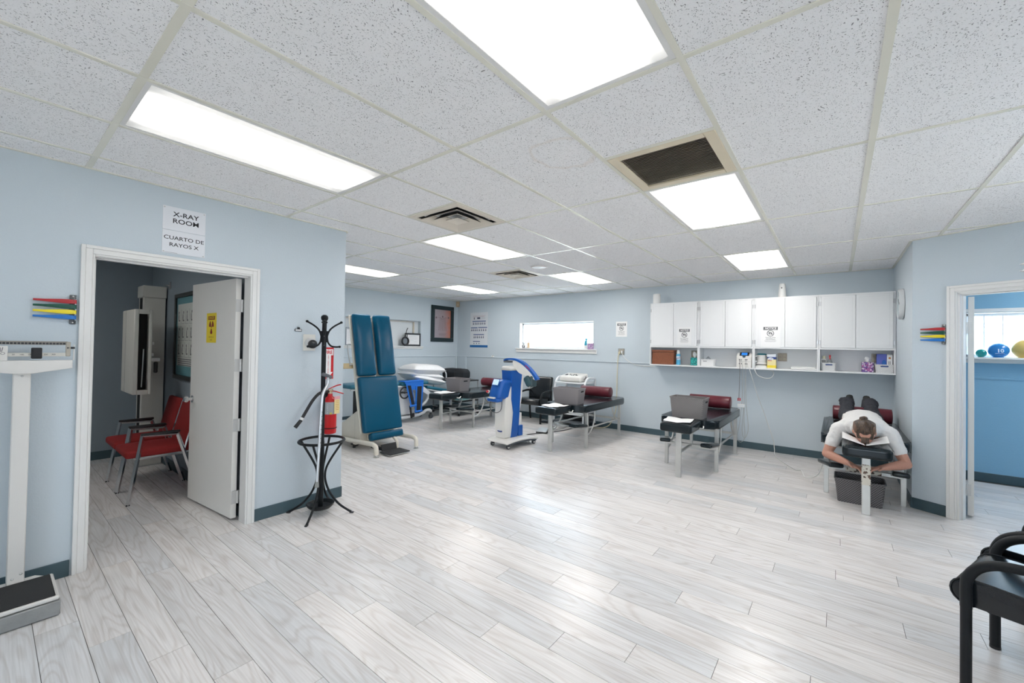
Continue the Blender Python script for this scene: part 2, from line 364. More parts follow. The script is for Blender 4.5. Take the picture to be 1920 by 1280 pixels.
# ------------------------------------------------------------------ room shell
def wall(name, boxes, m=wallm):
    mb = MB()
    for a, b in boxes: mb.b2(a, b)
    return struct(name, mb, m)
TH = 2.64
wall('wall_left', [((-5.2, YX, 0), (-1.191, YX+.12, TH)), ((-1.191, YX, 2.046), (-.252, YX+.12, TH)), ((-.252, YX, 0), (.565, YX+.12, TH))])
wall('wall_left_return', [((.445, YX+.12, 0), (.565, YA, TH))])
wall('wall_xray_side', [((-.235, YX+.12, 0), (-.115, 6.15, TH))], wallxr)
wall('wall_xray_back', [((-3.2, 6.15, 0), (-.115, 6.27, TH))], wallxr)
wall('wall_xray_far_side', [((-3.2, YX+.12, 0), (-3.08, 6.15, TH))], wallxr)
NX0, NX1, NZ0, NZ1 = 2.655, 4.47, 1.465, 2.03      # niche in the far wall
wall('wall_alcove', [((.445, YA, 0), (NX0, YA+.15, TH)), ((NX1, YA, 0), (XB+.15, YA+.15, TH)), ((NX0, YA, 0), (NX1, YA+.15, NZ0)), ((NX0, YA, NZ1), (NX1, YA+.15, TH)), ((NX0, YA+.11, NZ0), (NX1, YA+.15, NZ1))])
WY0, WY1, WZ0, WZ1 = 2.605, 4.395, 1.465, 2.02     # window in the back wall
wall('wall_back', [((XB, WY1, 0), (XB+.15, YA, TH)), ((XB, -1.66, 0), (XB+.15, WY0, TH)), ((XB, WY0, 0), (XB+.15, WY1, WZ0)), ((XB, WY0, WZ1), (XB+.15, WY1, TH))])
A0 = Vector((3.965, -1.663, 0)); aa = math.radians(62); AD = Vector((-math.cos(aa), -math.sin(aa), 0)); AN = Vector((-math.sin(aa), math.cos(aa), 0))
AF = frame(A0, AD, (0, 0, 1))      # angled wall: x along it, y up, z towards the room
def awall(boxes):
    mb = MB()
    for a, b in boxes: mb.b2(a, b, M=AF)
    return mb
S0, S1 = .312, 1.18
struct('wall_right', awall([((0, 0, -.12), (S0, TH, 0)), ((S0, 2.045, -.12), (S1, TH, 0)), ((S1, 0, -.12), (1.75, TH, 0))]), wallm)
wall('wall_right_return', [((3.965, -1.78, 0), (XB+.15, -1.66, TH))])
struct('wall_exercise_back', MB().b2((5.70, -2.30, 0), (5.85, -1.78, TH)).b2((5.70, -5.2, 0), (5.85, -4.0, TH)).b2((5.70, -4.0, 0), (5.85, -2.30, 1.45)).b2((5.70, -4.0, 1.995), (5.85, -2.30, TH)), wallx)
e1 = A0 + AD*1.75
ey = e1.y
wall('wall_right_rear', [((-5.2, ey-.12, 0), (.6, ey, TH)), ((2.4, ey-.12, 0), (e1.x+.06, ey, TH)), ((.6, ey-.12, 0), (2.4, ey, 1.4)), ((.6, ey-.12, 2.2), (2.4, ey, TH))], wallr)  # opening added out of view to let in more daylight
wall('wall_exercise_side', [((e1.x-.1, -5.2, 0), (5.7, -5.08, TH)), ((e1.x-.1, -5.2, 0), (e1.x, e1.y-.12, TH))], wallx)
wall('wall_rear', [((-5.32, ey-.12, 0), (-5.2, -2.4, TH)), ((-5.32, -.8, 0), (-5.2, YX+.12, TH)), ((-5.32, -2.4, 0), (-5.2, -.8, .85)), ((-5.32, -2.4, 2.15), (-5.2, -.8, TH))], wallr)  # unseen opening added behind the camera to raise the light level
struct('ground', MB().b2((-40, -40, -.5), (40, 40, -.15)), mat('pale_concrete', (.5, .49, .47), .9))  # unseen ground added to bounce sunlight up through the windows

# floor: slab with single planks laid on it
floor = struct('floor', MB().b2((-5.3, -5.3, -.12), (5.9, 6.5, -.006)), greyfl)
struct('subfloor', MB().b2((-1.9, -3.2, -.0062), (5.9, 6.3, -.0042)), subfl, floor)
PW, PX0, PLN, STEP = .1567, -1.4250, 1.30, .335
def in_room(x, y):
    if y > YX+.12 and (x > -.235 and x < .565): return False
    if x > XB+.02 or y > 6.2: return False
    if y < -1.72 and x > 3.9 and (Vector((x, y, 0))-A0).dot(AN) > 0: return False
    return True
cand = []
for k in range(-3, 46):
    xa = PX0+PW*k
    for n in range(-8, 20):
        ya = 2.07-STEP*k+PLN*n + (.02*math.sin(k*7.3+n*3)); 
        yb = 2.07-STEP*k+PLN*(n+1) + (.02*math.sin(k*7.3+(n+1)*3))
        ya2, yb2 = max(ya, -3.0), min(yb, 6.18)
        if yb2-ya2 < .05: continue
        cx, cyy = xa+PW/2, (ya2+yb2)/2
        d = Vector((cx, cyy, 0))-Vector((CAM.x, CAM.y, 0))
        z = d.dot(Vector((cy, sy, 0))); xx = d.dot(Vector((sy, -cy, 0)))
        if z < 0.15 or abs(xx) > 1.32*z+1.2: continue
        if not (in_room(cx, ya2+.03) or in_room(cx, yb2-.03) or in_room(cx, cyy)): continue
        cand.append((z*z+xx*xx, xa, ya2, yb2))
cand.sort()
tone_rng = random.Random(11)
def tone_attr(me, vals):
    a = me.attributes.new('tone', 'FLOAT', 'FACE'); a.data.foreach_set('value', vals)
G = .0012
far = MB(); far_t = []
for i, (_, xa, ya, yb) in enumerate(cand):
    t = tone_rng.random(); zt = tone_rng.uniform(-.0003, 0)
    mb = MB().b2((xa+G, ya+G, -.0042), (xa+PW-G, yb-G, zt))
    if i < 295:
        o = obj('plank', mb, plankm, floor, smooth=None); tone_attr(o.data, [t]*6)
    else:
        far.add(mb.v, mb.f); far_t += [t]*6
if far_t:
    o = obj('plank_field', far, plankm, floor, smooth=None, kind='stuff'); tone_attr(o.data, far_t)

# ceiling: slab, hung grid, single tiles
ceiling = struct('ceiling', MB().b2((-5.3, -5.3, 2.62), (5.9, 6.5, 2.72)), ceilw)
S = .61
LIGHTS = [(-2, -1), (-2, 2), (2, -1), (2, 3), (6, -1), (6, 3), (2, 7), (6, 7)]
SKIP = {(u, v) for u, v in LIGHTS}
half = {(0, -1): (0, 1), (0, 2): (0, 1), (4, 4): (4, 1)}     # cells whose second half is a vent
tile_full = None
def tile_mesh(x0, x1, y0, y1, m):
    return mesh_of(MB().box(((x0+x1)/2, (y0+y1)/2, 2.602), (x1-x0, y1-y0, .016), 0, .002), 'ceiling_tile', m, None)
def put_tile(x0, x1, y0, y1, m):
    obj('ceiling_tile', tile_mesh(x0, x1, y0, y1, m), m, ceiling)
for u in range(-4, 10, 2):
    for v in range(-5, 11):
        if (u, v) in SKIP: continue
        x0, x1, y0, y1 = u*S+.004, (u+2)*S-.004, v*S+.004, (v+1)*S-.004
        if (u, v) in half: x0, x1 = ((u*S+.004, (u+1)*S-.004) if half[(u, v)][0] == u and (u, v) != (4, 4) else (u*S+.004, (u+1)*S-.004))
        x1 = min(x1, XB); y1 = min(y1, YA)
        if y0 > YX or y1 > YX:
            if x1 < .55: 
                if y0 > YX-.03: continue
                y1 = min(y1, YX)
            elif x0 < .55 and y0 > YX: x0 = .565
        if x1-x0 < .02 or y1-y0 < .02: continue
        m = tile_s1 if (u, v) == (0, -1) else tile_s2 if (u, v) == (0, 0) else tilem
        put_tile(x0, x1, y0, y1, m)
for v in range(-5, 11):
    y = v*S; w = .030 if v == -2 else .024
    x0 = -2.44 if y < YX else .565
    obj('grid_bar', MB().b2((x0, y-w/2, 2.5895), (XB, y+w/2, 2.596)), barm, ceiling, None)
for u in range(-4, 10, 2):
    x = u*S; w = .030 if u == -2 else .024
    y1 = YX if x < .55 else YA
    obj('grid_bar', MB().b2((x-w/2, -3.05, 2.5900), (x+w/2, y1, 2.597)), barm, ceiling, None)
for u, v in ((1, -1), (1, 2), (5, 4)):
    obj('grid_bar', MB().b2((u*S-.012, v*S, 2.5902), (u*S+.012, (v+1)*S, 2.597)), barm, ceiling, None)
for a, b in (((-2.44, YX-.022, 2.588), (.565, YX, 2.597)), ((XB-.022, -1.66, 2.588), (XB, YA, 2.597)), ((.565, YA-.022, 2.588), (XB, YA, 2.597)), ((3.965, -1.66, 2.588), (XB, -1.638, 2.597)), ((.565, YX, 2.588), (.587, YA, 2.597))):
    obj('wall_angle', MB().b2(a, b), barm, ceiling, None)
obj('wall_angle', awall([((0, 2.588, 0), (1.75, 2.597, .022))]), barm, ceiling, None)

# lamps in the grid
LL = {(-2, -1): 'large ceiling light panel nearest the camera, under the stained tile row', (-2, 2): 'ceiling light panel in front of the x-ray room sign',
      (2, -1): 'ceiling light panel next to the slatted return grille', (2, 3): 'ceiling light panel touching the larger square air diffuser',
      (6, -1): 'ceiling light panel above the white wall cabinets', (6, 3): 'ceiling light panel above the long window on the back wall',
      (2, 7): 'ceiling light panel just past the corner of the x-ray room wall', (6, 7): 'farthest ceiling light panel, near the framed picture corner'}
lens = MB().box((0, 0, 0), (1.150, .540, .006)); lens_me = mesh_of(lens, 'diffuser', lampm, None)
fr = MB()
for a, b in (((-.607, -.302, 0), (.607, -.270, .012)), ((-.607, .270, 0), (.607, .302, .012)), ((-.607, -.270, 0), (-.575, .270, .012)), ((.575, -.270, 0), (.607, .270, .012))): fr.b2(a, b)
fr_me = mesh_of(fr, 'fixture_frame', trimw, None)
def lamp(u, v, label, group='recessed fluorescent ceiling lights'):
    t = thing('ceiling_light', label, 'ceiling light', ((u+1)*S, (v+.5)*S, 2.592), 0, group)
    obj('fixture_frame', fr_me, None, t); o = obj('diffuser', lens_me, None, t); o.location = (0, 0, .006); return t
def set_lamp(t, k):
    m = MATS['lit_acrylic_lens'].copy(); m.node_tree.nodes['lamp_strength'].inputs[1].default_value = LAMP*k
    for c in t.children:
        if c.name.startswith('diffuser'): c.data = c.data.copy(); c.data.materials[0] = m
for u, v in LIGHTS: set_lamp(lamp(u, v, LL[(u, v)]), {(-2, -1): .72, (-2, 2): .50, (2, -1): 1.0, (2, 3): 1.15, (2, 7): 1.15}.get((u, v), 1.55))      # dimmer strength for the two nearest panels
set_lamp(lamp(-6, -1, 'added unseen ceiling light panel behind the camera on the window side'), .8)  # lamp added out of view to raise the light level
def added_room_lamp(x, y, z, label, k, rz=0):
    t = lamp(0, 0, label); t.location = (x, y, z); t.rotation_euler = (0, 0, rz); set_lamp(t, k)
added_room_lamp(-1.9, 4.4, 2.592, 'added unseen ceiling light panel inside the x-ray room', 1.0, PI/2); added_room_lamp(4.9, -3.6, 2.592, 'added unseen ceiling light panel inside the exercise room', 2.0)  # lamps added out of view to brighten the two side rooms
# return grille with single slats
t = thing('return_air_grille', 'yellowed square return air grille with shade-darkened slats beside a light panel', 'vent', (1.5*S, -.5*S, 2.588))
mb = MB()
for a, b in (((-.292, -.292, 0), (.292, -.235, .014)), ((-.292, .235, 0), (.292, .292, .014)), ((-.292, -.235, 0), (-.24, .235, .014)), ((.24, -.235, 0), (.292, .235, .014))): mb.b2(a, b, .003)
obj('grille_frame', mb, creamv, t); obj('duct_opening', MB().b2((-.24, -.235, .026), (.24, .235, .03)), dark, t)
sl = mesh_of(MB().box((0, 0, 0), (.0125, .47, .0016), M=Matrix.Rotation(math.radians(-42), 4, 'Y')), 'slat', mat('grille_slat_shade', (0.30, 0.27, 0.21), .5), None)  # slat colour darkened for the shade in the gaps
for i in range(25):
    o = obj('slat', sl, None, t); o.location = (-.23+.46*i/24, 0, .012)
# stepped square air diffusers
def air_diffuser(u, v, label):
    t = thing('air_diffuser', label, 'air diffuser', ((u+.5)*S, (v+.5)*S, 2.588), 0, 'square stepped ceiling air diffusers')
    def ring(ro, ri, zo, zi, th=.006):
        vs = []; fs = []
        for r, z in ((ro, zo), (ri, zi), (ri, zi+th), (ro, zo+th)):
            vs += [(-r, -r, z), (r, -r, z), (r, r, z), (-r, r, z)]
        for i in range(4):
            for k in range(4): fs.append((i*4+k, i*4+(k+1) % 4, ((i+1) % 4)*4+(k+1) % 4, ((i+1) % 4)*4+k))
        return vs, fs
    obj('face_frame', MB().add(*ring(.298, .245, 0, -.004)), diffm, t, None)
    obj('dark_throat', MB().b2((-.25, -.25, .075), (.25, .25, .08)).b2((-.25, -.25, 0), (-.246, .25, .08)).b2((.246, -.25, 0), (.25, .25, .08)).b2((-.25, -.25, 0), (.25, -.246, .08)).b2((-.25, .246, 0), (.25, .25, .08)), dark, t, None)
    for ro, ri in ((.222, .165), (.145, .095)): obj('cone_ring', MB().add(*ring(ro, ri, -.016, .026, .003)), diffm, t, None)
    obj('ring_shade', MB().add(*ring(.2195, .166, -.0115, .031, .002)).add(*ring(.1425, .096, -.0115, .031, .002)).add(*ring(.07, .022, -.0115, .001, .002)), dark, t, None)  # dark sheets painted in for the shade of the unlit duct above the rings
    obj('centre_plate', MB().add(*ring(.072, .02, -.016, -.004, .003)).box((0, 0, -.003), (.05, .05, .004)), diffm, t, None)
    return t
air_diffuser(1, 2, 'larger looking cream square air diffuser in the ceiling beside a light panel')
air_diffuser(5, 4, 'farther cream square air diffuser near the round ceiling speaker')
t = thing('ceiling_speaker', 'round white flush ceiling speaker near the farther air diffuser', 'speaker', (3.05, 2.13, 2.578))
obj('grille', MB().lathe([(.0, 0), (.098, .001), (.115, .006), (.118, .012)], 36), whitep, t); obj('trim_ring', MB().tube(circle((0, 0, .004), .105, 36), .004, 6, closed=True), mat('speaker_trim', (.52, .40, .34), .4), t)

# baseboards and door casings
BH = .102
def base(name, boxes, M=None):
    mb = MB()
    for a, b in boxes: mb.b2(a, b, .003, M)
    struct(name, mb, basem)
base('baseboard_left', [((-5.2, YX-.009, 0), (-1.25, YX, BH)), ((-.199, YX-.009, 0), (.565, YX, BH)), ((.565, YX-.009, 0), (.574, YA, BH))])
base('baseboard_back', [((XB-.009, -1.66, 0), (XB, YA, BH))])
base('baseboard_alcove', [((.565, YA-.009, 0), (XB, YA, BH))])
base('baseboard_right', [((0, 0, 0), (.244, BH, .009)), ((S1+.07, 0, 0), (1.75, BH, .009))], AF)
base('baseboard_right_return', [((3.96, -1.66, 0), (XB, -1.651, BH))])
base('baseboard_xray', [((-3.08, 6.141, 0), (-.235, 6.15, BH)), ((-.244, YX+.12, 0), (-.235, 6.15, BH))])
base('baseboard_exercise', [((5.691, -5.08, 0), (5.70, -1.78, BH))])
# moulded casing: stepped profile, mitred at the corners
def casing(name, x0, x1, zt, M, w=.066):
    mb = MB()
    for off0, off1, d in ((0, .012, .011), (.012, .045, .017), (.045, w, .022)):
        mb.b2((x0-off1, 0, 0), (x0-off0, zt+off1, d), .0025, M); mb.b2((x1+off0, 0, 0), (x1+off1, zt+off1, d), .0025, M); mb.b2((x0-off0, zt+off0, 0), (x1+off0, zt+off1, d), .0025, M)
    return mb
FX = frame((0, YX, 0), (1, 0, 0), (0, 0, 1))
struct('trim_1', casing('trim', -1.175, -.268, 2.032, FX), trimw)
struct('trim_2', casing('trim', S0, S1, 2.045, AF), trimw)
def jamb(x0, x1, zt, M, stop=True):
    mb = MB()
    mb.b2((x0, 0, -.12), (x0+.016, zt, 0), M=M); mb.b2((x1-.016, 0, -.12), (x1, zt, 0), M=M); mb.b2((x0, zt-.016, -.12), (x1, zt, 0), M=M)
    mb.b2((x0+.016, 0, -.075), (x0+.026, zt-.016, -.040), M=M)
    if stop: mb.b2((x1-.026, 0, -.075), (x1-.016, zt-.016, -.040), M=M)
    mb.b2((x0+.016, zt-.026, -.075), (x1-.016, zt-.016, -.040), M=M)
    return mb
struct('trim_3', jamb(-1.191, -.252, 2.046, FX, False), trimw)
struct('trim_4', jamb(S0, S1, 2.045, AF), trimw)

# chair rail moulding lines
struct('trim_5', MB().b2((XB-.016, 1.42, 1.230), (XB, YA, 1.252), .003).b2((.565, YA-.016, 1.230), (XB, YA, 1.252), .003), wallm)
struct('trim_6', MB().b2((5.69, -5.08, 1.200), (5.70, -1.78, 1.225), .003), wallx)

# doors
door = struct('door_1', MB().b2((0, -.002, 0), (.85, .040, 2.0), .002), doorw)      # local: x along the leaf from the hinge
dv = Vector((-.366, 3.757, 0))-Vector((-.280, 2.872, 0)); door.location = (-.280, 2.872, .022); door.rotation_euler = (0, 0, math.atan2(dv.y, dv.x))
hm = MB().cyl((0, 0, 0), (0, 0, .105), .009, n=10).b2((.0, .0035, 0), (.004, .045, .105)).b2((-.003, -.036, 0), (.0, .0, .105))
for z in (.12, .72, 1.22, 1.72):
    o = obj('hinge', hm, mat('painted_hinge', (.62, .62, .61), .35, .3), door); o.location = (-.007, -.006, z)
def knob(sgn):
    return MB().lathe([(.033, 0), (.033, .006), (.015, .010), (.013, .034), (.026, .040), (.030, .056), (.022, .068), (.0, .071)], 20, M=frame((0, 0, 0), (1, 0, 0), (0, 0, sgn)))
o = obj('door_knob', knob(-1), chrome, door); o.location = (.79, .040, .93)
MD = door.matrix_basis.copy()
def door_pt(p): return MD @ Vector(p)
door2 = struct('door_2', MB().b2((0, -.040, 0), (.85, .0, 2.0), .002), doorw)
hp = A0+AD*(S0+.006)-AN*.125
vd = Vector((hp.x-CAM.x, hp.y-CAM.y, 0)).normalized(); door2.location = (hp.x+.05, hp.y-.028, .02); door2.rotation_euler = (0, 0, math.atan2(vd.y, vd.x)-.004)
for z in (.18, 1.66):
    o = obj('hinge', MB().cyl((0, 0, 0), (0, 0, .105), .007, n=10).b2((-.034, .004, 0), (.0, .007, .105)).b2((-.002, -.030, 0), (.001, .0, .105)), mat('painted_hinge', (.62, .62, .61), .35, .3), door2); o.location = (-.006, .008, z)
mb = MB()
t_mb = None
# windows
def window(name, x, xg, y0, y1, z0, z1, mull, fw=.035):
    mb = MB().b2((x, y0, z0), (xg+.03, y0+.012, z1)).b2((x, y1-.012, z0), (xg+.03, y1, z1)).b2((x, y0, z1-.012), (xg+.03, y1, z1)).b2((x, y0, z0), (xg+.03, y1, z0+.012))
    w = struct(name, mb, trimw)
    f = MB().b2((xg, y0+.012, z0+.012), (xg+.03, y0+.012+fw, z1-.012), .003).b2((xg, y1-.012-fw, z0+.012), (xg+.03, y1-.012, z1-.012), .003).b2((xg, y0+.012, z1-.012-fw), (xg+.03, y1-.012, z1-.012), .003).b2((xg, y0+.012, z0+.012), (xg+.03, y1-.012, z0+.012+fw), .003)
    obj('window_frame', f, mat('white_window_frame', (.72, .76, .80), .35), w)
    for ym in mull: obj('mullion', MB().b2((xg+.004, ym-.006, z0+.02), (xg+.022, ym+.006, z1-.02)), mat('white_window_frame', (.72, .76, .80), .35), w, None)
    obj('pane', MB().b2((xg+.012, y0+.02, z0+.02), (xg+.016, y1-.02, z1-.02)), glassm, w, None)
    return w
w1 = window('window_1', XB, XB+.10, WY0, WY1, WZ0, WZ1, (4.18,), .03)
obj('sill', MB().b2((XB-.05, WY0-.075, WZ0-.022), (XB+.10, WY1+.075, WZ0+.002), .004).b2((XB-.022, WY0-.075, WZ0-.085), (XB, WY1+.075, WZ0-.022), .004), trimw, w1)
w2 = window('window_2', 5.70, 5.80, -4.0, -2.30, 1.45, 1.995, (-2.474, -2.623, -2.95, -3.35, -3.7), .03)
obj('sill', MB().b2((5.57, -4.05, 1.436), (5.80, -2.2, 1.460), .004).b2((5.68, -4.05, 1.392), (5.70, -2.2, 1.436), .004), trimw, w2)
obj('head_trim', MB().b2((5.68, -4.05, 1.995), (5.70, -2.2, 2.035), .004), trimw, w2)
# niche lining and ledge
struct('trim_7', MB().b2((NX0, YA+.085, NZ0), (NX1, YA+.109, NZ1)), mat('pale_board', (.66, .69, .71), .5))
struct('trim_8', MB().b2((NX1-.155, YA+.05, NZ0), (NX1-.13, YA+.084, NZ1-.02)).b2((NX0, YA+.05, NZ1-.03), (NX1-.13, YA+.084, NZ1-.02)), mat('tan_strip', (.62, .55, .45), .5))
struct('trim_9', MB().b2((NX0-.06, YA-.05, NZ0-.018), (NX1+.06, YA+.085, NZ0+.002), .003).b2((NX0-.06, YA-.02, NZ0-.055), (NX1+.06, YA, NZ0-.018), .003), trimw)

# ================================================================== treatment tables
def outline_round(pts, r, k=4):
    out = []; n = len(pts)
    for i in range(n):
        p0, p1, p2 = Vector(pts[i-1]).to_2d(), Vector(pts[i]).to_2d(), Vector(pts[(i+1) % n]).to_2d()
        a = (p0-p1).normalized(); b = (p2-p1).normalized(); rr_ = r[i] if isinstance(r, (list, tuple)) else r
        q0 = p1+a*rr_; q2 = p1+b*rr_
        for j in range(k+1):
            t = j/k; out.append(tuple((1-t)**2*q0+2*t*(1-t)*p1+t*t*q2))
    return out
def make_table():
    t = thing('treatment_table', 'x', 'treatment table', (0, 0, 0), 0, 'black padded treatment tables')
    def headfn(p):
        x, y, z = p
        if z > .59: z -= .020*math.exp(-(y/.045)**2)*max(0, min(1, (.44-x)/.1))*max(0, min(1, (x-.05)/.06))
        return (x, y, z)
    obj('headrest_pad', MB().rbox((.235, 0, .588), (.47, .35, .10), .026, 3, 10, (0, 0, .006), fn=headfn), vinyl, t)
    poly = outline_round([(.475, -.20), (.545, -.345), (1.99, -.345), (2.08, -.25), (2.08, .25), (1.99, .345), (.545, .345), (.475, .20)], [.02, .05, .07, .05, .05, .07, .05, .02], 3)
    obj('main_pad', MB().prism(poly, .538, .640, bev=.026), vinyl, t)
    obj('leg', MB().b2((.135, -.031, 0), (.165, .031, .54), .003), legm, t)
    for x in (.67, 1.85):
        for s in (-1, 1): obj('leg', MB().b2((x-.014, s*.30-.022, 0), (x+.014, s*.30+.022, .54), .003), legm, t)
    obj('cross_bar', MB().b2((.652, -.30, .262), (.688, .30, .298), .003), legm, t)
    obj('cross_bar', MB().b2((1.836, -.30, .275), (1.864, .30, .305), .003), legm, t)
    obj('spine_bar', MB().b2((.14, -.018, .274), (.67, .018, .290), .003), legm, t)
    obj('spine_bar', MB().b2((.67, -.30, .278), (1.85, -.28, .300), .003).b2((.67, .28, .278), (1.85, .30, .300), .003), legm, t)
    for s in (-1, 1):
        a = smooth_path([(.69, s*.30, .20), (.78, s*.30, .215), (.88, s*.295, .29), (.95, s*.29, .41), (.97, s*.285, .54)], 5)
        obj('curved_brace', MB().tube(a, .013, 10), legm, t)
        b = smooth_path([(1.84, s*.30, .285), (1.76, s*.30, .295), (1.67, s*.295, .36), (1.61, s*.29, .46), (1.60, s*.285, .54)], 5)
        obj('curved_brace', MB().tube(b, .013, 10), legm, t)
        o = obj('armrest_pad', MB().rbox((0, 0, 0), (.34, .125, .045), .018, 3, 3), vinyl, t)
        o.location = (.49, s*.265, .352); o.rotation_euler = (0, math.radians(6), s*math.radians(18 if s > 0 else 4))
        obj('armrest_bracket', MB().tube(smooth_path([(.66, s*.21, .285), (.60, s*.24, .31), (.52, s*.26, .335)], 4), .009, 8), legm, t)
    obj('face_paper_roller', MB().tube(smooth_path([(.36, -.175, .56), (.40, -.205, .555), (.44, -.20, .575)], 4), .008, 8), steel, t)
    return t
TX = 3.285
T3 = make_table(); T3.location = (TX, .37, 0); T3['label'] = 'black padded treatment table standing alone under the cabinet with dangling leads'
T2 = dup(T3, (TX, 2.15, 0), label='black padded treatment table beside the blue and white machine, with ribbed grey basket')
T1 = dup(T3, (TX, 4.46, 0), label='farthest black padded treatment table, in front of the black trolley')
T4 = dup(T3, (TX, -1.30, 0), label='black padded treatment table that the man lies on')
# chipped paint of the occupied table: a worn sleeve on its front leg and bar
chip = bpy.data.materials.new('chipped_paint'); chip.use_nodes = True
nt = chip.node_tree; b = nt.nodes['Principled BSDF']; g = nd(nt, 'ShaderNodeNewGeometry'); n = nd(nt, 'ShaderNodeTexNoise'); n.inputs['Scale'].default_value = 42; n.inputs['Detail'].default_value = 3
nt.links.new(g.outputs['Position'], n.inputs['Vector']); r = nd(nt, 'ShaderNodeValToRGB'); e = r.color_ramp.elements; e[0].position = .42; e[0].color = (.10, .055, .035, 1); e[1].position = .46; e[1].color = (.66, .62, .54, 1)
nt.links.new(n.outputs['Fac'], r.inputs[0]); nt.links.new(r.outputs[0], b.inputs['Base Color']); b.inputs['Roughness'].default_value = .5
obj('worn_paint', MB().b2((.133, -.0325, .27), (.1665, .0325, .46), .003), chip, T4); obj('worn_paint', MB().b2((.650, -.14, .260), (.690, .14, .3), .003), chip, T4)
o = obj('power_cable', MB().tube(smooth_path([(5.60, -.36, .16), (5.58, -.37, .05), (5.3, -.42, .006), (4.75, -.66, .006), (4.72, -.74, .006), (4.4, -.80, .008), (4.15, -.92, .12), (4.02, -.985, .34), (3.98, -.99, .40)], 8), .005, 8), mat('white_cable', (.7, .7, .68), .5))
tag(o, 'pale cable running over the floor to the table with the man', 'cable')

def roll(y, label, x=5.08, L=.56):
    t = thing('bolster', label, 'bolster', (x, y, .7305), 0, 'maroon cylinder bolsters on the tables')
    pr = [(.0, -L/2)] + [(.070, -L/2), (.082, -L/2+.005), (.088, -L/2+.016)] + [(.0895, z) for z in (-L/4, 0, L/4)] + [(.088, L/2-.016), (.082, L/2-.005), (.070, L/2), (.0, L/2)]
    obj('bolster_cover', MB().lathe(pr, 28, M=frame((0, 0, 0), (0, 0, 1), (1, 0, 0))), maroon, t)
    for s in (-1, 1): obj('piping', MB().tube(circle((0, s*(L/2-.008), 0), .0865, 28, 'y'), .004, 6, closed=True), maroon, t)
roll(.40, 'maroon bolster on the table under the cabinet with dangling leads'); roll(2.26, 'maroon bolster on the table in front of the white cart')
roll(4.66, 'maroon bolster on the farthest table, partly behind the blue machine'); roll(-1.325, 'maroon bolster under the shins of the man')

weave = bpy.data.materials.new('woven_grey_plastic'); weave.use_nodes = True
def weave_nodes(nt, b, c0, c1, sc):
    L = nt.links.new; tc = nd(nt, 'ShaderNodeTexCoord'); mp = nd(nt, 'ShaderNodeMapping'); mp.inputs['Scale'].default_value = (sc, sc, sc); L(tc.outputs['Object'], mp.inputs[0])
    sx = nd(nt, 'ShaderNodeSeparateXYZ'); L(mp.outputs[0], sx.inputs[0]); hs = nd(nt, 'ShaderNodeMath', operation='ADD'); L(sx.outputs[0], hs.inputs[0]); L(sx.outputs[1], hs.inputs[1])
    def sn(src, ph=0):
        a = nd(nt, 'ShaderNodeMath', operation='SINE'); m = nd(nt, 'ShaderNodeMath', operation='MULTIPLY'); m.inputs[1].default_value = 6.2832; L(src, m.inputs[0]); L(m.outputs[0], a.inputs[0]); return a
    a = sn(hs.outputs[0]); c = sn(sx.outputs[2]); m = nd(nt, 'ShaderNodeMath', operation='MULTIPLY'); L(a.outputs[0], m.inputs[0]); L(c.outputs[0], m.inputs[1])
    r = nd(nt, 'ShaderNodeMapRange'); r.inputs[1].default_value = -.5; r.inputs[2].default_value = .3; L(m.outputs[0], r.inputs[0])
    x = nd(nt, 'ShaderNodeMix', data_type='RGBA'); x.inputs[6].default_value = (*c0, 1); x.inputs[7].default_value = (*c1, 1); L(r.outputs[0], x.inputs[0]); L(x.outputs[2], b.inputs['Base Color'])
    bp = nd(nt, 'ShaderNodeBump'); bp.inputs['Strength'].default_value = .5; bp.inputs['Distance'].default_value = .003; L(r.outputs[0], bp.inputs['Height']); L(bp.outputs['Normal'], b.inputs['Normal']); b.inputs['Roughness'].default_value = .5
weave_nodes(weave.node_tree, weave.node_tree.nodes['Principled BSDF'], (.11, .10, .10), (.27, .25, .245), 52)
weave2 = bpy.data.materials.new('woven_charcoal_plastic'); weave2.use_nodes = True; weave_nodes(weave2.node_tree, weave2.node_tree.nodes['Principled BSDF'], (.03, .028, .03), (.165, .155, .16), 46)
weave3 = bpy.data.materials.new('woven_white_plastic'); weave3.use_nodes = True; weave_nodes(weave3.node_tree, weave3.node_tree.nodes['Principled BSDF'], (.50, .51, .53), (.86, .86, .86), 62)
def basket_mb(wx, wy, h, taper, th=.004, rr_=.03, rim=.012):
    """open tapering box: outer wall, rim lip, inner wall, floor; handles cut in the short ends are separate parts"""
    def ring(sx, sy, z): return [(x, y, z) for x, y in outline_round([(-sx, -sy), (sx, -sy), (sx, sy), (-sx, sy)], rr_, 3)]
    k = 1-taper; R = [ring(wx/2*k, wy/2*k, 0), ring(wx/2, wy/2, h-rim), ring(wx/2+.006, wy/2+.006, h-rim), ring(wx/2+.006, wy/2+.006, h), ring(wx/2-th, wy/2-th, h), ring(wx/2*k-th, wy/2*k-th, th)]
    n = len(R[0]); vs = [p for q in R for p in q]; fs = [tuple(range(n-1, -1, -1)), tuple(5*n+i for i in range(n))]
    for a in range(5):
        for i in range(n): fs.append((a*n+i, a*n+(i+1) % n, (a+1)*n+(i+1) % n, (a+1)*n+i))
    return MB().add(vs, fs)
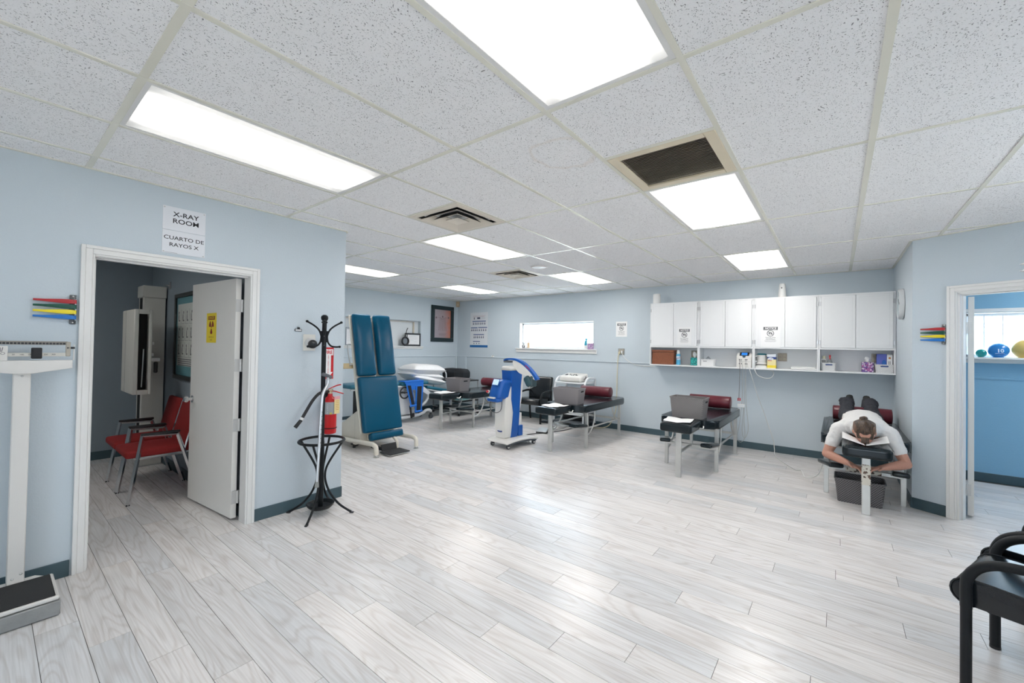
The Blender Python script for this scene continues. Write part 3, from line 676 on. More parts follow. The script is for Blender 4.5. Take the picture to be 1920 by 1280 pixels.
def basket(name, label, loc, rz, wx, wy, h, m, group, cat='basket', taper=.115, hm=None, ends='y'):
    t = thing(name, label, cat, loc, rz, group)
    obj('basket_body', basket_mb(wx, wy, h, taper), m, t, 30)
    for s in (-1, 1):
        if ends == 'y': b_ = MB().rbox((0, s*(wy/2*(1-taper*.2)), h*.80), (wx*.36, .010, .022), .008, 2, 2)
        else: b_ = MB().rbox((s*(wx/2*(1-taper*.2)), 0, h*.80), (.010, wy*.36, .022), .008, 2, 2)
        obj('handle_slot', b_, hm or dark, t)
    return t
g_ = 'grey woven plastic baskets on the tables'
basket('storage_basket', 'grey woven plastic basket on the table under the cabinet with dangling leads', (3.93, .385, .6402), 0, .28, .41, .255, weave, g_)
basket('storage_basket', 'ribbed grey plastic basket on the table in front of the white cart', (3.97, 2.16, .6402), .10, .28, .44, .235, mat('ribbed_grey', (.235, .215, .22), .5, bump=(60, .2)), g_)
basket('storage_basket', 'grey plastic basket with a pale slotted end on the farthest treatment table', (4.02, 4.64, .6402), 0, .28, .42, .235, mat('ribbed_grey', (.235, .215, .22), .5, bump=(60, .2)), g_, hm=dark)
basket('waste_basket', 'charcoal woven plastic basket on the floor under the man', (3.83, -1.265, .0005), 0, .27, .385, .235, weave2, None, 'basket')

def face_sheet(y, label, rz=0, x=3.55, w=.30, L=.34):
    mb = MB(); nx, ny = 8, 8; vs = []; fs = []
    for lay in (0, 1):
        for i in range(nx+1):
            for j in range(ny+1):
                u = (i/nx-.5)*L; v = (j/ny-.5)*w
                vs.append((u, v, .0165 - .010*math.exp(-(v/.05)**2) + .004*math.sin(i*1.3+j*.7)*abs(v)/.15 + lay*.0012 + .006*max(0, abs(v)-.10)/.05))
    N = (nx+1)*(ny+1)
    for i in range(nx):
        for j in range(ny):
            a = i*(ny+1)+j; fs.append((a, a+1, a+ny+2, a+ny+1)); fs.append((N+a, N+a+ny+1, N+a+ny+2, N+a+1))
    o = obj('face_paper', mb.add(vs, fs), paper); o.location = (x, y, .632); o.rotation_euler = (0, 0, rz); return tag(o, label, 'paper sheet', 'paper headrest sheets')
face_sheet(.40, 'white paper sheet on the headrest under the cabinet with dangling leads', .12); face_sheet(2.12, 'white paper sheet on the headrest beside the blue machine', -.1); face_sheet(4.46, 'white paper sheet on the headrest of the farthest table', .2)

# ================================================================== the man on the table
skin = mat('skin', (.50, .255, .185), .5, bump=(120, .15, .001)); hairm = bpy.data.materials.new('brown_hair'); hairm.use_nodes = True
nt = hairm.node_tree; b = nt.nodes['Principled BSDF']; g = nd(nt, 'ShaderNodeNewGeometry'); mp = nd(nt, 'ShaderNodeMapping'); mp.inputs['Scale'].default_value = (25, 240, 40); nt.links.new(g.outputs['Position'], mp.inputs[0])
n = nd(nt, 'ShaderNodeTexNoise'); n.inputs['Scale'].default_value = 1; nt.links.new(mp.outputs[0], n.inputs['Vector']); r = nd(nt, 'ShaderNodeValToRGB'); e = r.color_ramp.elements; e[0].position = .38; e[0].color = (.010, .006, .004, 1); e[1].position = .70; e[1].color = (.115, .062, .032, 1)
nt.links.new(n.outputs['Fac'], r.inputs[0]); nt.links.new(r.outputs[0], b.inputs['Base Color']); b.inputs['Roughness'].default_value = .4
bp = nd(nt, 'ShaderNodeBump'); bp.inputs['Strength'].default_value = .6; bp.inputs['Distance'].default_value = .004; nt.links.new(n.outputs['Fac'], bp.inputs['Height']); nt.links.new(bp.outputs['Normal'], b.inputs['Normal'])
shirt = mat('white_shirt_cloth', (.74, .73, .72), .8, bump=(26, .5, .010)); trous = mat('charcoal_trousers', (.035, .037, .046), .8, bump=(30, .6, .008)); shoem = mat('black_shoe', (.022, .024, .022), .6)
def chain(mb, pts, step=.012):
    """pts: (pos, (rx, ry, rz)); a run of ellipsoids that grows one limb"""
    for (p, r), (q, s) in zip(pts, pts[1:]):
        p, q = Vector(p), Vector(q); n = max(1, int((q-p).length/step))
        for i in range(n+1):
            t = i/n; mb.ell(p.lerp(q, t), [r[k]*(1-t)+s[k]*t for k in range(3)], 12, 8)
    return mb
def fuse(mb, name, m, voxel, smooth_it, parent, label=None, disp=0):
    me = bpy.data.meshes.new(name); me.from_pydata([tuple(v) for v in mb.v], [], mb.f); o = bpy.data.objects.new(name, me); COL.objects.link(o)
    md = o.modifiers.new('remesh', 'REMESH'); md.mode = 'VOXEL'; md.voxel_size = voxel; md.use_smooth_shade = True
    sm = o.modifiers.new('smooth', 'SMOOTH'); sm.iterations = smooth_it; sm.factor = .5
    if disp:
        tx = bpy.data.textures.new('folds', 'CLOUDS'); tx.noise_scale = disp[1]; dm = o.modifiers.new('folds', 'DISPLACE'); dm.texture = tx; dm.strength = disp[0]; dm.mid_level = .5; dm.texture_coords = 'GLOBAL'
    dg = bpy.context.evaluated_depsgraph_get(); new = bpy.data.meshes.new_from_object(o.evaluated_get(dg)); bpy.data.objects.remove(o)
    new.materials.clear(); new.materials.append(m); new.polygons.foreach_set('use_smooth', [True]*len(new.polygons))
    return obj(name, new, m, parent, label=label)
man = thing('person', 'man in white shirt lying face down on a treatment table, hands under the headrest', 'person', (0, 0, 0))
Y0 = -1.29
B = MB()
# head, face down: crown towards -x
B.ell((3.500, Y0, .752), (.112, .078, .098), 20, 14); B.ell((3.455, Y0, .735), (.070, .068, .088), 16, 12); B.ell((3.545, Y0, .70), (.065, .055, .055), 14, 10)
B.ell((3.500, Y0, .648), (.016, .014, .020)); B.ell((3.553, Y0, .655), (.012, .026, .010)); B.ell((3.585, Y0, .668), (.024, .032, .022))
for s in (-1, 1):
    B.ell((3.525, Y0+s*.079, .735), (.030, .009, .018)); B.ell((3.535, Y0+s*.084, .742), (.018, .006, .012)); B.ell((3.465, Y0+s*.030, .655), (.012, .014, .010))
chain(B, [((3.58, Y0, .755), (.055, .056, .055)), ((3.70, Y0-.005, .755), (.060, .062, .060))])
# torso, hips
chain(B, [((3.76, Y0, .735), (.05, .12, .075)), ((3.80, -1.30, .735), (.08, .19, .092)), ((3.95, -1.305, .735), (.10, .185, .10)), ((4.15, -1.31, .730), (.10, .16, .095)), ((4.32, -1.31, .728), (.10, .158, .092)), ((4.48, -1.31, .735), (.11, .165, .10))], .03)
def arm(s, sh, el, wr):
    chain(B, [((3.80, Y0+s*.13, .735), (.06, .06, .06)), (sh, (.062, .060, .062)), (tuple(Vector(sh).lerp(Vector(el), .5)), (.052, .052, .052)), (el, (.040, .040, .042))])
    chain(B, [(el, (.040, .040, .042)), (tuple(Vector(el).lerp(Vector(wr), .3)), (.044, .042, .044)), (wr, (.027, .030, .024))])
    w = Vector(wr); d = (w-Vector(el)).normalized(); up = Vector((0, 0, 1)); sd = d.cross(up).normalized()*(1 if s > 0 else -1); up = sd.cross(d)*(1 if s > 0 else -1)
    side = Vector((-1, 0, 0)); side = (side-d*side.dot(d)).normalized(); nrm = d.cross(side).normalized(); nrm = nrm if nrm.z > 0 else -nrm
    palm = w+d*.05
    for k in range(7):
        c = w+d*(.012+.012*k); B.ell(c, (.026, .026, .015), 12, 8); B.ell(c+side*.02, (.017, .017, .013)); B.ell(c-side*.02, (.017, .017, .013))
    for off, ln, rad in ((.030, .066, .0078), (.010, .076, .0083), (-.010, .071, .0081), (-.029, .055, .0072)):
        p0 = w+d*.080+side*off; p1 = p0+d*ln*.45-nrm*.004; p2 = p1+d*ln*.32-nrm*.014; p3 = p2+d*ln*.20-nrm*.018
        chain(B, [(tuple(p0), (rad*1.1,)*3), (tuple(p1), (rad,)*3), (tuple(p2), (rad*.93,)*3), (tuple(p3), (rad*.82,)*3)], .004)
    p0 = w+d*.022+side*.026; p1 = p0+d*.022+side*.026; p2 = p1+d*.030+side*.006-nrm*.006
    chain(B, [(tuple(p0), (.012,)*3), (tuple(p1), (.0105,)*3), (tuple(p2), (.0088,)*3)], .004)
SHL, ELL, WRL = (3.80, -1.105, .705), (3.725, -1.005, .455), (3.565, -1.190, .415)
SHR, ELR, WRR = (3.80, -1.485, .705), (3.715, -1.600, .455), (3.575, -1.415, .420)
arm(1, SHL, ELL, WRL); arm(-1, SHR, ELR, WRR)
KN = []
for s, yh, yk, ya in ((1, -1.215, -1.175, -1.200), (-1, -1.405, -1.42, -1.395)):
    chain(B, [((4.48, yh, .725), (.09, .085, .085)), ((4.86, yk, .712), (.062, .062, .060)), ((5.20, ya, .880), (.036, .036, .038)), ((5.24, ya-.008*s, .89), (.034, .034, .036))], .02)
    chain(B, [((5.245, ya-.01*s, .895), (.032, .034, .034)), ((5.33, ya-.02*s, .80), (.030, .040, .05))])
fuse(B, 'body', skin, .0045, 3, man)
# clothing
C_ = MB()
chain(C_, [((3.700, Y0, .750), (.03, .090, .066)), ((3.735, Y0, .750), (.05, .150, .085)), ((3.80, -1.30, .742), (.07, .195, .098)), ((3.95, -1.305, .742), (.10, .198, .108)), ((4.15, -1.31, .738), (.10, .178, .106)), ((4.36, -1.31, .736), (.10, .176, .105)), ((4.50, -1.31, .742), (.08, .180, .108))], .025)
for s, sh, el in ((1, SHL, ELL), (-1, SHR, ELR)):
    mid = Vector(sh).lerp(Vector(el), .56)
    chain(C_, [((3.82, Y0+s*.13, .735), (.075, .075, .078)), (sh, (.078, .074, .076)), (tuple(mid), (.066, .062, .050))])
chain(C_, [((3.70, Y0+.06, .765), (.03, .02, .035)), ((3.665, Y0+.085, .74), (.03, .016, .04))]); chain(C_, [((3.70, Y0-.06, .765), (.03, .02, .035)), ((3.665, Y0-.085, .74), (.03, .016, .04))])
fuse(C_, 'shirt', shirt, .008, 3, man, disp=(.014, .06))
P_ = MB()
chain(P_, [((4.46, -1.31, .735), (.08, .176, .102)), ((4.56, -1.31, .74), (.10, .172, .11))], .03)
for s, yh, yk, ya in ((1, -1.215, -1.175, -1.200), (-1, -1.405, -1.42, -1.395)):
    chain(P_, [((4.54, yh, .73), (.09, .096, .10)), ((4.86, yk, .718), (.074, .078, .074)), ((5.06, (yk+ya)/2, .81), (.062, .07, .062)), ((5.20, ya+.016*s, .868), (.030, .082, .060))], .02)
fuse(P_, 'trousers', trous, .008, 2, man, disp=(.022, .05))
for s, ya in ((1, -1.200), (-1, -1.395)):
    Q = MB(); chain(Q, [((5.245, ya-.012*s, .905), (.036, .040, .038)), ((5.265, ya-.018*s, .880), (.045, .042, .045)), ((5.325, ya-.02*s, .80), (.040, .046, .055)), ((5.36, ya-.02*s, .742), (.034, .044, .045))], .012)
    so = MB(); chain(so, [((5.275, ya-.015*s, .925), (.014, .036, .025)), ((5.325, ya-.02*s, .86), (.014, .034, .03)), ((5.385, ya-.02*s, .765), (.016, .044, .04))], .012)
    sh_ = fuse(Q, 'shoe', shoem, .005, 2, man); fuse(so, 'sole', mat('black_rubber', (.012, .012, .012), .8), .005, 2, sh_)
HR = MB()
for i in range(26):
    a = (i/25-.5)*2; x = 3.405+.002*abs(a)
    pts = [((3.398+.02*a*a, Y0+a*.050, .712-.01*abs(a)), (.010, .008, .010)), ((3.415, Y0+a*.058, .782-.012*a*a), (.014, .009, .014)), ((3.465, Y0+a*.064, .838-.022*a*a), (.018, .009, .014)), ((3.535, Y0+a*.066, .852-.024*a*a), (.020, .009, .013)), ((3.590, Y0+a*.056, .828-.02*a*a), (.016, .009, .014))]
    if abs(a) < .45: pts.insert(0, ((3.372, Y0+a*.05, .672), (.008, .008, .010)))
    chain(HR, pts, .010)
HR.ell((3.464, Y0, .766), (.085, .060, .080), 24, 16); HR.ell((3.476, Y0, .780), (.091, .060, .080), 24, 16); HR.ell((3.54, Y0, .80), (.07, .058, .056), 20, 12)
HR.ell((3.555, Y0, .868), (.030, .028, .020)); HR.ell((3.535, Y0+.02, .868), (.02, .018, .016))
fuse(HR, 'hair', hairm, .0036, 1, man)
HS = MB()
for s in (-1, 1): chain(HS, [((3.43, Y0+s*.066, .775), (.035, .014, .035)), ((3.53, Y0+s*.074, .79), (.04, .010, .048)), ((3.60, Y0+s*.055, .79), (.02, .012, .035))], .01)
fuse(HS, 'side_hair', mat('short_cropped_hair', (.16, .095, .065), .7), .005, 2, man, label='short cropped sides')
# his face paper and phone
fp = MB()
for s in (-1, 1): fp.add([(3.325, Y0+s*.004, .650), (3.60, Y0+s*.02, .650), (3.60, Y0+s*.165, .715), (3.37, Y0+s*.165, .690), (3.325, Y0+s*.004, .6512), (3.60, Y0+s*.02, .6512), (3.60, Y0+s*.165, .7162), (3.37, Y0+s*.165, .6912)], [(0, 1, 2, 3), (7, 6, 5, 4), (0, 4, 5, 1), (1, 5, 6, 2), (2, 6, 7, 3), (3, 7, 4, 0)])
tag(obj('face_paper', fp, paper, smooth=None), 'folded white paper between the face of the man and the headrest', 'paper sheet', 'paper headrest sheets')
t = thing('hand_switch', 'small white rounded hand switch lying on the armrest by the elbow of the man', 'switch', (3.72, -1.545, .378))
obj('switch_body', MB().rbox((0, 0, .014), (.055, .075, .028), .013, 3, 3), whitep, t); obj('switch_base', MB().rbox((0, 0, -.004), (.06, .082, .014), .006, 2, 2), blackp, t)

# ================================================================== wall cabinets and what stands on them
CX = 5.335
UN = [(1.405, .632, 'white wall cabinet above the brown cork box, notice taped on its door'), (.632, -.124, 'white wall cabinet above the small electrotherapy unit, no notice on it'),
      (-.124, -.889, 'white wall cabinet above the wipes carton, larger notice taped on its door'), (-.889, -1.657, 'white wall cabinet at the corner beside the round wall clock')]
hinge_c = mat('nickel', (.62, .62, .63), .3, .8)
hm2 = mesh_of(MB().box((0, 0, 0), (.004, .018, .055), 0, .001).cyl((-.003, -.010, -.027), (-.003, -.010, .027), .0045, n=8), 'hinge', hinge_c)
for y1, y0, lab in UN:
    t = thing('wall_cabinet', lab, 'cabinet', (CX, 0, 0), 0, 'row of white wall cabinets')
    e = .0008; th = .016; D = XB-CX-.001
    c = MB().b2((.018, y0+e, 2.243), (D, y1-e, 2.262), .002).b2((.0, y0+e, 1.523), (D, y1-e, 1.547), .002).b2((D-.006, y0+e, 1.24), (D, y1-e, 2.243))
    c.b2((.018, y0+e, 1.547), (D, y0+th, 2.243)).b2((.018, y1-th, 1.547), (D, y1-e, 2.243)).b2((.0, y0+e, 1.24), (D, y0+th, 1.523)).b2((.0, y1-th, 1.24), (D, y1-e, 1.523))
    obj('carcass', c, cabw, t, None)
    obj('open_shelf', MB().b2((0, y0+e, 1.220), (D, y1-e, 1.241), .002), cabw, t)
    fc = MB().b2((.012, y0+e, 1.547), (.019, y0+.024, 2.243)).b2((.012, y1-.024, 1.547), (.019, y1-e, 2.243)).b2((.012, y0+e, 2.236), (.019, y1-e, 2.262)).b2((.012, (y0+y1)/2-.012, 1.547), (.0175, (y0+y1)/2+.012, 2.243)); obj('face_frame', fc, cabw, t, None)
    ym = (y0+y1)/2
    for a, b_, hs in ((ym+.002, y1-.026, 1), (y0+.026, ym-.002, -1)):
        d = obj('door', MB().b2((-.006, a, 1.548), (.0118, b_, 2.236), .002), cabw, t)
        bead = MB()
        for q in ((a+.030, a+.034), (b_-.034, b_-.030)): bead.b2((-.0068, q[0], 1.575), (-.0058, q[1], 2.210))
        for q in ((1.575, 1.579), (2.206, 2.210)): bead.b2((-.0068, a+.030, q[0]), (-.0058, b_-.030, q[1]))
        obj('bead_line', bead, mat('cabinet_bead', (.74, .75, .76), .4), d, None)
        for z in (1.62, 2.14):
            o = obj('hinge', hm2, None, d); o.location = (.002, b_+.012 if hs > 0 else a-.012, z); o.rotation_euler = (0, 0, 0 if hs > 0 else PI)
BK = XB-.007
ZS = 1.2415
def wallF(y, z, x=BK): return frame((x, y, z), (0, -1, 0), (0, 0, 1))       # faces -x
cork = mat('brown_cork', (.235, .085, .045), .85, bump=(140, .5), var=(60, .35))
t = thing('storage_box', 'brown cork covered box in the open shelf at the window end', 'box', (5.47, 1.20, ZS))
obj('box_body', MB().box((0, 0, .1), (.20, .355, .20), 0, .006), cork, t); obj('box_lid', MB().box((0, 0, .222), (.206, .361, .036), 0, .006), cork, t)
def lathe_at(name, prof, m, t, n=20, loc=(0, 0, 0)): 
    o = obj(name, MB().lathe(prof, n), m, t); o.location = loc; return o
t = thing('spray_can', 'blue and white disinfectant spray can beside the cork box', 'spray can', (5.43, .965, ZS))
lathe_at('can', [(.031, 0), (.033, .004), (.033, .165), (.029, .178), (.016, .185), (.0, .186)], mat('sky_blue_print', (.10, .42, .66), .3), t); lathe_at('cap', [(.026, .182), (.026, .225), (.014, .240), (0, .241)], whitep, t)
o = obj('label_band', MB().lathe([(.0332, .085), (.0334, .09), (.0334, .135), (.0332, .14)], 20), mat('label_white', (.75, .79, .83), .4), t)
text('Lysol', .040, frame((-.0352, 0, .112), (0, -1, .25), (0, .25, 1)), mat('navy_print', (.02, .05, .22), .5), t, .8, .02)
def tissue_box(name, label, y, x, w, h, m, tall, rz=0):
    t = thing(name, label, 'tissue box', (x, y, ZS), rz)
    obj('carton', MB().box((0, 0, h/2), (w, w, h), 0, .003), m, t); obj('slot', MB().cyl((0, 0, h-.001), (0, 0, h+.001), w*.33, n=20), dark, t)
    mb = MB(); pts = []
    for i in range(13):
        a = 2*PI*i/12; pts.append((.022*math.cos(a), .012*math.sin(a)))
    P0 = [(x_*1.0, y_, h) for x_, y_ in pts[:12]]; P1 = [(x_*.6, y_*2.4*(1+.3*math.sin(3*i)), h+tall*.55) for i, (x_, y_) in enumerate(pts[:12])]; P2 = [(x_*.3+.005, y_*.5+.012, h+tall*(1-.12*(i % 3))) for i, (x_, y_) in enumerate(pts[:12])]
    vs = P0+P1+P2; fs = [(r_*12+i, r_*12+(i+1) % 12, (r_+1)*12+(i+1) % 12, (r_+1)*12+i) for r_ in range(2) for i in range(12)]
    obj('tissue', mb.add(vs, fs), paper, t); return t
def speck(name, cs, sc):
    m = bpy.data.materials.new(name); m.use_nodes = True; nt = m.node_tree; b = nt.nodes['Principled BSDF']; g = nd(nt, 'ShaderNodeNewGeometry'); v = nd(nt, 'ShaderNodeTexVoronoi'); v.inputs['Scale'].default_value = sc; nt.links.new(g.outputs['Position'], v.inputs['Vector'])
    sp = nd(nt, 'ShaderNodeSeparateColor'); nt.links.new(v.outputs['Color'], sp.inputs[0]); r = nd(nt, 'ShaderNodeValToRGB'); r.color_ramp.interpolation = 'CONSTANT'; e = r.color_ramp.elements; e[0].color = (*cs[0], 1)
    for i, c in enumerate(cs[1:]): q = e[1] if i == 0 else e.new(.5); q.position = (i+1)/len(cs); q.color = (*c, 1)
    nt.links.new(sp.outputs[0], r.inputs[0]); nt.links.new(r.outputs[0], b.inputs['Base Color']); b.inputs['Roughness'].default_value = .5; return m
tissue_box('tissue_box', 'teal dotted tissue box with an upright white tissue', .712, 5.44, .105, .125, speck('teal_dots', [(.02, .36, .33), (.03, .45, .40), (.02, .10, .12)], 80), .10)
purp = speck('purple_print', [(.10, .03, .16), (.40, .12, .32), (.62, .55, .66), (.16, .10, .34)], 70)
t = thing('tissue_box', 'purple patterned tissue box between the two white slotted baskets', 'tissue box', (5.45, -1.392, ZS)); bpy.data.objects.remove(t)
tissue_box('tissue_box', 'purple patterned tissue carton beside the glove basket at the clock end', -1.395, 5.44, .118, .128, purp, .075)
t = thing('small_tub', 'small white plastic tub with a handle slot, holding a clear jar', 'tub', (5.45, .515, ZS))
obj('tub_body', basket_mb(.15, .205, .105, .04), whitep, t, 30); obj('handle_slot', MB().rbox((-.0735, .03, .075), (.006, .055, .010), .003, 2, 2), greyink, t); obj('jar', MB().lathe([(.03, .01), (.034, .02), (.034, .12), (.012, .14), (.012, .15), (0, .151)], 16), clearp, t)
# electrotherapy unit
t = thing('electrotherapy_unit', 'white electrotherapy unit with a blue screen and hanging leads', 'medical device', (5.44, 0.0, ZS))
pr = [(-.10, 0), (.10, 0), (.10, .215), (-.02, .215), (-.085, .155), (-.10, .15)]
obj('housing', MB().prism(pr, -.098, .098, M=Matrix(((1, 0, 0, 0), (0, 0, -1, 0), (0, 1, 0, 0), (0, 0, 0, 1))), bev=.008), machw, t)
SF = frame((-.055, 0, .190), (0, -1, 0), (.065, 0, .060))
obj('bezel', MB().box((0, .012, 0), (.125, .075, .006), 0, .003, SF), blackp, t); obj('screen', MB().box((0, .012, .003), (.075, .048, .003), M=SF), mat('lit_blue_screen', (.03, .22, .75), .3, emit=.5), t, None); obj('dial', MB().cyl((0, -.045, 0), (0, -.045, .010), .021, n=24, M=SF), mat('dark_dial', (.05, .09, .12), .4), t)
for j, z in enumerate((.115, .055)):
    for y in (.058, .03, -.02, -.04): obj('socket', MB().cyl((-.104, y, z), (-.098, y, z), .007, n=10), blackp, t)
obj('panel_seam', MB().b2((-.1012, -.09, .088), (-.0995, .06, .090)), greyink, t, None)
cabm = mat('grey_lead', (.42, .43, .42), .5); cabd = mat('dark_lead', (.16, .16, .16), .5); whc = mat('white_cable', (.7, .7, .68), .5)
def cable(name, pts, r, m, label, cat='cable', group=None, k=8): return tag(obj(name, MB().tube(smooth_path(pts, k), r, 7), m), label, cat, group)
cable('electrode_lead', [(5.335, .045, 1.36), (5.322, .05, 1.33), (5.318, .048, 1.22), (5.33, .052, 1.0), (5.34, .058, .84), (5.34, .06, .78)], .0035, cabd, 'dark electrode lead with a red clip hanging below the cabinet shelf')
for k_, w_ in ((-1, 'lower'), (1, 'upper')): tag(obj('lead_clip', MB().rbox((5.34, .058+k_*.012, .765), (.012, .014, .045), .005, 2, 2), redp), 'small red clip on the dark electrode lead, ' + ('window side' if k_ > 0 else 'clock side'), 'clip', 'red electrode clips')
cable('electrode_lead', [(5.335, .03, 1.36), (5.318, .02, 1.30), (5.318, .01, 1.15), (5.34, .02, .75), (5.38, .055, .40), (5.40, .09, .20), (5.42, .05, .12), (5.42, -.01, .20), (5.40, 0, .45), (5.37, -.01, .70)], .0032, cabm, 'grey electrode lead looping down almost to the baseboard')
cable('electrode_lead', [(5.335, -.03, 1.36), (5.318, -.03, 1.32), (5.318, -.032, 1.1), (5.34, -.035, .72), (5.37, -.06, .38), (5.38, -.04, .24), (5.38, 0, .20), (5.37, .02, .34), (5.35, -.005, .70), (5.33, -.025, 1.1)], .0032, cabm, 'grey electrode lead in a long narrow loop beside the dark one')
cable('electrode_lead', [(5.335, -.05, 1.30), (5.318, -.07, 1.24), (5.32, -.10, 1.14), (5.40, -.17, .85), (5.50, -.27, .50), (5.575, -.345, .22), (5.60, -.36, .165)], .0042, whc, 'pale thick lead slanting from the shelf down to the baseboard')
t = thing('lead_packet', 'small clear packet hanging among the grey leads', 'packet', (5.345, .03, .67)); obj('packet', MB().box((0, 0, 0), (.012, .10, .045), 0, .004), mat('milky_plastic', (.66, .70, .72), .3), t); obj('packet_seal', MB().box((0, 0, .025), (.008, .10, .008), 0, .002), whitep, t)
cable('white_power_lead', [(5.36, -.13, 1.232), (5.325, -.15, 1.20), (5.33, -.18, 1.14), (5.36, -.26, 1.10), (5.42, -.33, 1.105), (5.47, -.36, 1.15), (5.50, -.35, 1.20), (5.52, -.30, 1.216)], .006, whc, 'thick white cord looping under the cabinet shelf')
# steamer-like canister, wipes carton, towels
t = thing('canister', 'ribbed white canister with a teal lid and a side handle', 'canister', (5.46, -.215, ZS))
lathe_at('base_pad', [(.085, 0), (.085, .022), (.06, .036), (.0, .037)], whitep, t); lathe_at('body', [(.06, .036), (.072, .05), (.070, .06), (.055, .085)] + [(.058+.0015*(i % 2), .09+i*.006) for i in range(17)] + [(.05, .195), (0, .196)], mat('ribbed_white', (.68, .67, .65), .5), t)
lathe_at('lid', [(.058, .192), (.061, .196), (.061, .206), (.05, .212), (0, .213)], mat('teal_lid', (.01, .16, .20), .35), t); obj('handle', MB().tube(smooth_path([(-.02, .052, .175), (-.03, .082, .165), (-.03, .088, .12), (-.02, .062, .085)], 5), .007, 8), whitep, t)
lathe_at('band', [(.073, .050), (.0745, .052), (.0745, .056), (.073, .058)], blackp, t)
t = thing('wipes_carton', 'yellow and blue cleaning wipes carton next to the canister', 'carton', (5.42, -.345, ZS)); h = .205
obj('carton', MB().box((0, 0, h/2), (.08, .108, h), 0, .002), mat('pale_yellow_print', (.80, .70, .36), .45), t)
fz = lambda a, b_, m, n_: obj(n_, MB().b2((-.0412, -.0542, a), (.0412, .0542, b_)), m, t, None)
fz(.012, .045, yell, 'yellow_band'); fz(.130, .165, mat('navy_print', (.02, .05, .22), .5), 'blue_band'); fz(.165, h, mat('silver_print', (.62, .66, .72), .4), 'top_band')
obj('logo_oval', MB().ell((-.0412, .012, .138), (.002, .036, .02), 20, 8), mat('label_white', (.75, .79, .83), .4), t); text('Lysol', .030, frame((-.0438, .012, .138), (0, -1, .2), (0, .2, 1)), mat('navy_print', (.02, .05, .22), .5), t, .85, .02); obj('red_swoosh', MB().box((-.0418, .02, .112), (.002, .05, .008), M=Matrix.Identity(4)), redp, t, None)
t = thing('paper_towels', 'flat stack of folded white paper towels on the open shelf', 'paper towels', (5.42, -.72, ZS))
for i in range(3): obj('towel', MB().rbox((.002*i, .006*(i-1), .008+.0115*i), (.15, .29-.012*i, .011), .005, 2, 4), paper, t)
slotm = mat('blue_slot', (.03, .07, .22), .5)
def slot_basket(label, y, w):
    t = basket('slotted_basket', label, (5.45, y, ZS), 0, .16, w, .105, weave3, 'white slotted baskets on the cabinet shelf', 'basket', .10); 
    for c in list(t.children):
        if c.name.startswith('handle'): bpy.data.objects.remove(c)
    obj('handle_slot', MB().rbox((-.079, 0, .080), (.010, .075, .016), .006, 2, 2), slotm, t); return t
slot_basket('white slotted basket holding a red topped spray bottle', -1.00, .165); slot_basket('white slotted basket holding the glove boxes at the clock end', -1.555, .185)
t = thing('spray_bottle', 'clear spray bottle with a red trigger in the white basket', 'spray bottle', (5.45, -1.01, ZS+.006))
lathe_at('bottle', [(.03, 0), (.032, .01), (.032, .10), (.014, .15), (.013, .165), (0, .166)], clearp, t); obj('trigger_head', MB().box((-.01, 0, .19), (.07, .022, .03), 0, .005).box((-.035, 0, .165), (.012, .014, .045), 0, .004), redp, t); lathe_at('collar', [(.016, .16), (.017, .175), (0, .176)], whitep, t)
t = thing('ointment_carton', 'small white carton with dark print beside the red spray bottle', 'carton', (5.43, -.945, ZS+.006)); obj('carton', MB().box((0, 0, .075), (.06, .055, .15), 0, .002), whitep, t); obj('print_block', MB().box((-.031, 0, .12), (.002, .045, .04)), greyink, t, None); lathe_at('yellow_cap', [(.02, .15), (.022, .16), (.022, .19), (0, .192)], mat('pale_cap', (.65, .66, .5), .4), t)
t = thing('glove_box', 'blue box of gloves with a purple side standing in the corner basket', 'box', (5.45, -1.53, ZS+.006)); obj('carton', MB().box((0, 0, .115), (.09, .095, .23), 0, .002), mat('glove_blue_print', (.10, .13, .46), .5), t); obj('glove_opening', MB().ell((-.046, -.022, .10), (.003, .022, .055), 18, 8), mat('glove_blue', (.02, .12, .42), .5), t)
t = thing('glove_box', 'white box of gloves with an orange seal, against the cabinet end', 'box', (5.45, -1.605, ZS+.006)); obj('carton', MB().box((0, 0, .112), (.085, .052, .222), 0, .002), whitep, t); obj('seal', MB().cyl((-.0445, 0, .18), (-.043, 0, .18), .012, n=14), mat('orange_seal', (.5, .2, .05), .5), t)
for c in range(3): obj('text_line', MB().b2((-.0435, -.008+.009*c, .05), (-.0425, -.004+.009*c, .14)), greyink, t, None)
# outlets inside the open shelf
def outlet(label, F, w=.115, h=.12, m=None, group='metal outlet plates'):
    t = thing('outlet', label, 'outlet', (0, 0, 0)); t['group'] = group; m = m or mat('bronze_plate', (.34, .30, .25), .4, .4)
    obj('cover_plate', MB().box((0, 0, .003), (w, h, .006), 0, .002, F), m, t)
    for s in (-1, 1):
        for q in (-1, 1): obj('receptacle', MB().rbox((s*w*.22, q*h*.22, .006), (w*.28, h*.30, .005), .002, 2, 2, M=F), mat('tan_receptacle', (.42, .37, .29), .5), t)
    return t
outlet('metal outlet plate behind the teal tissue box', wallF(.755, 1.42)); outlet('metal outlet plate behind the wipes carton', wallF(-.455, 1.405)); outlet('metal outlet plate behind the glove boxes', wallF(-1.50, 1.42))
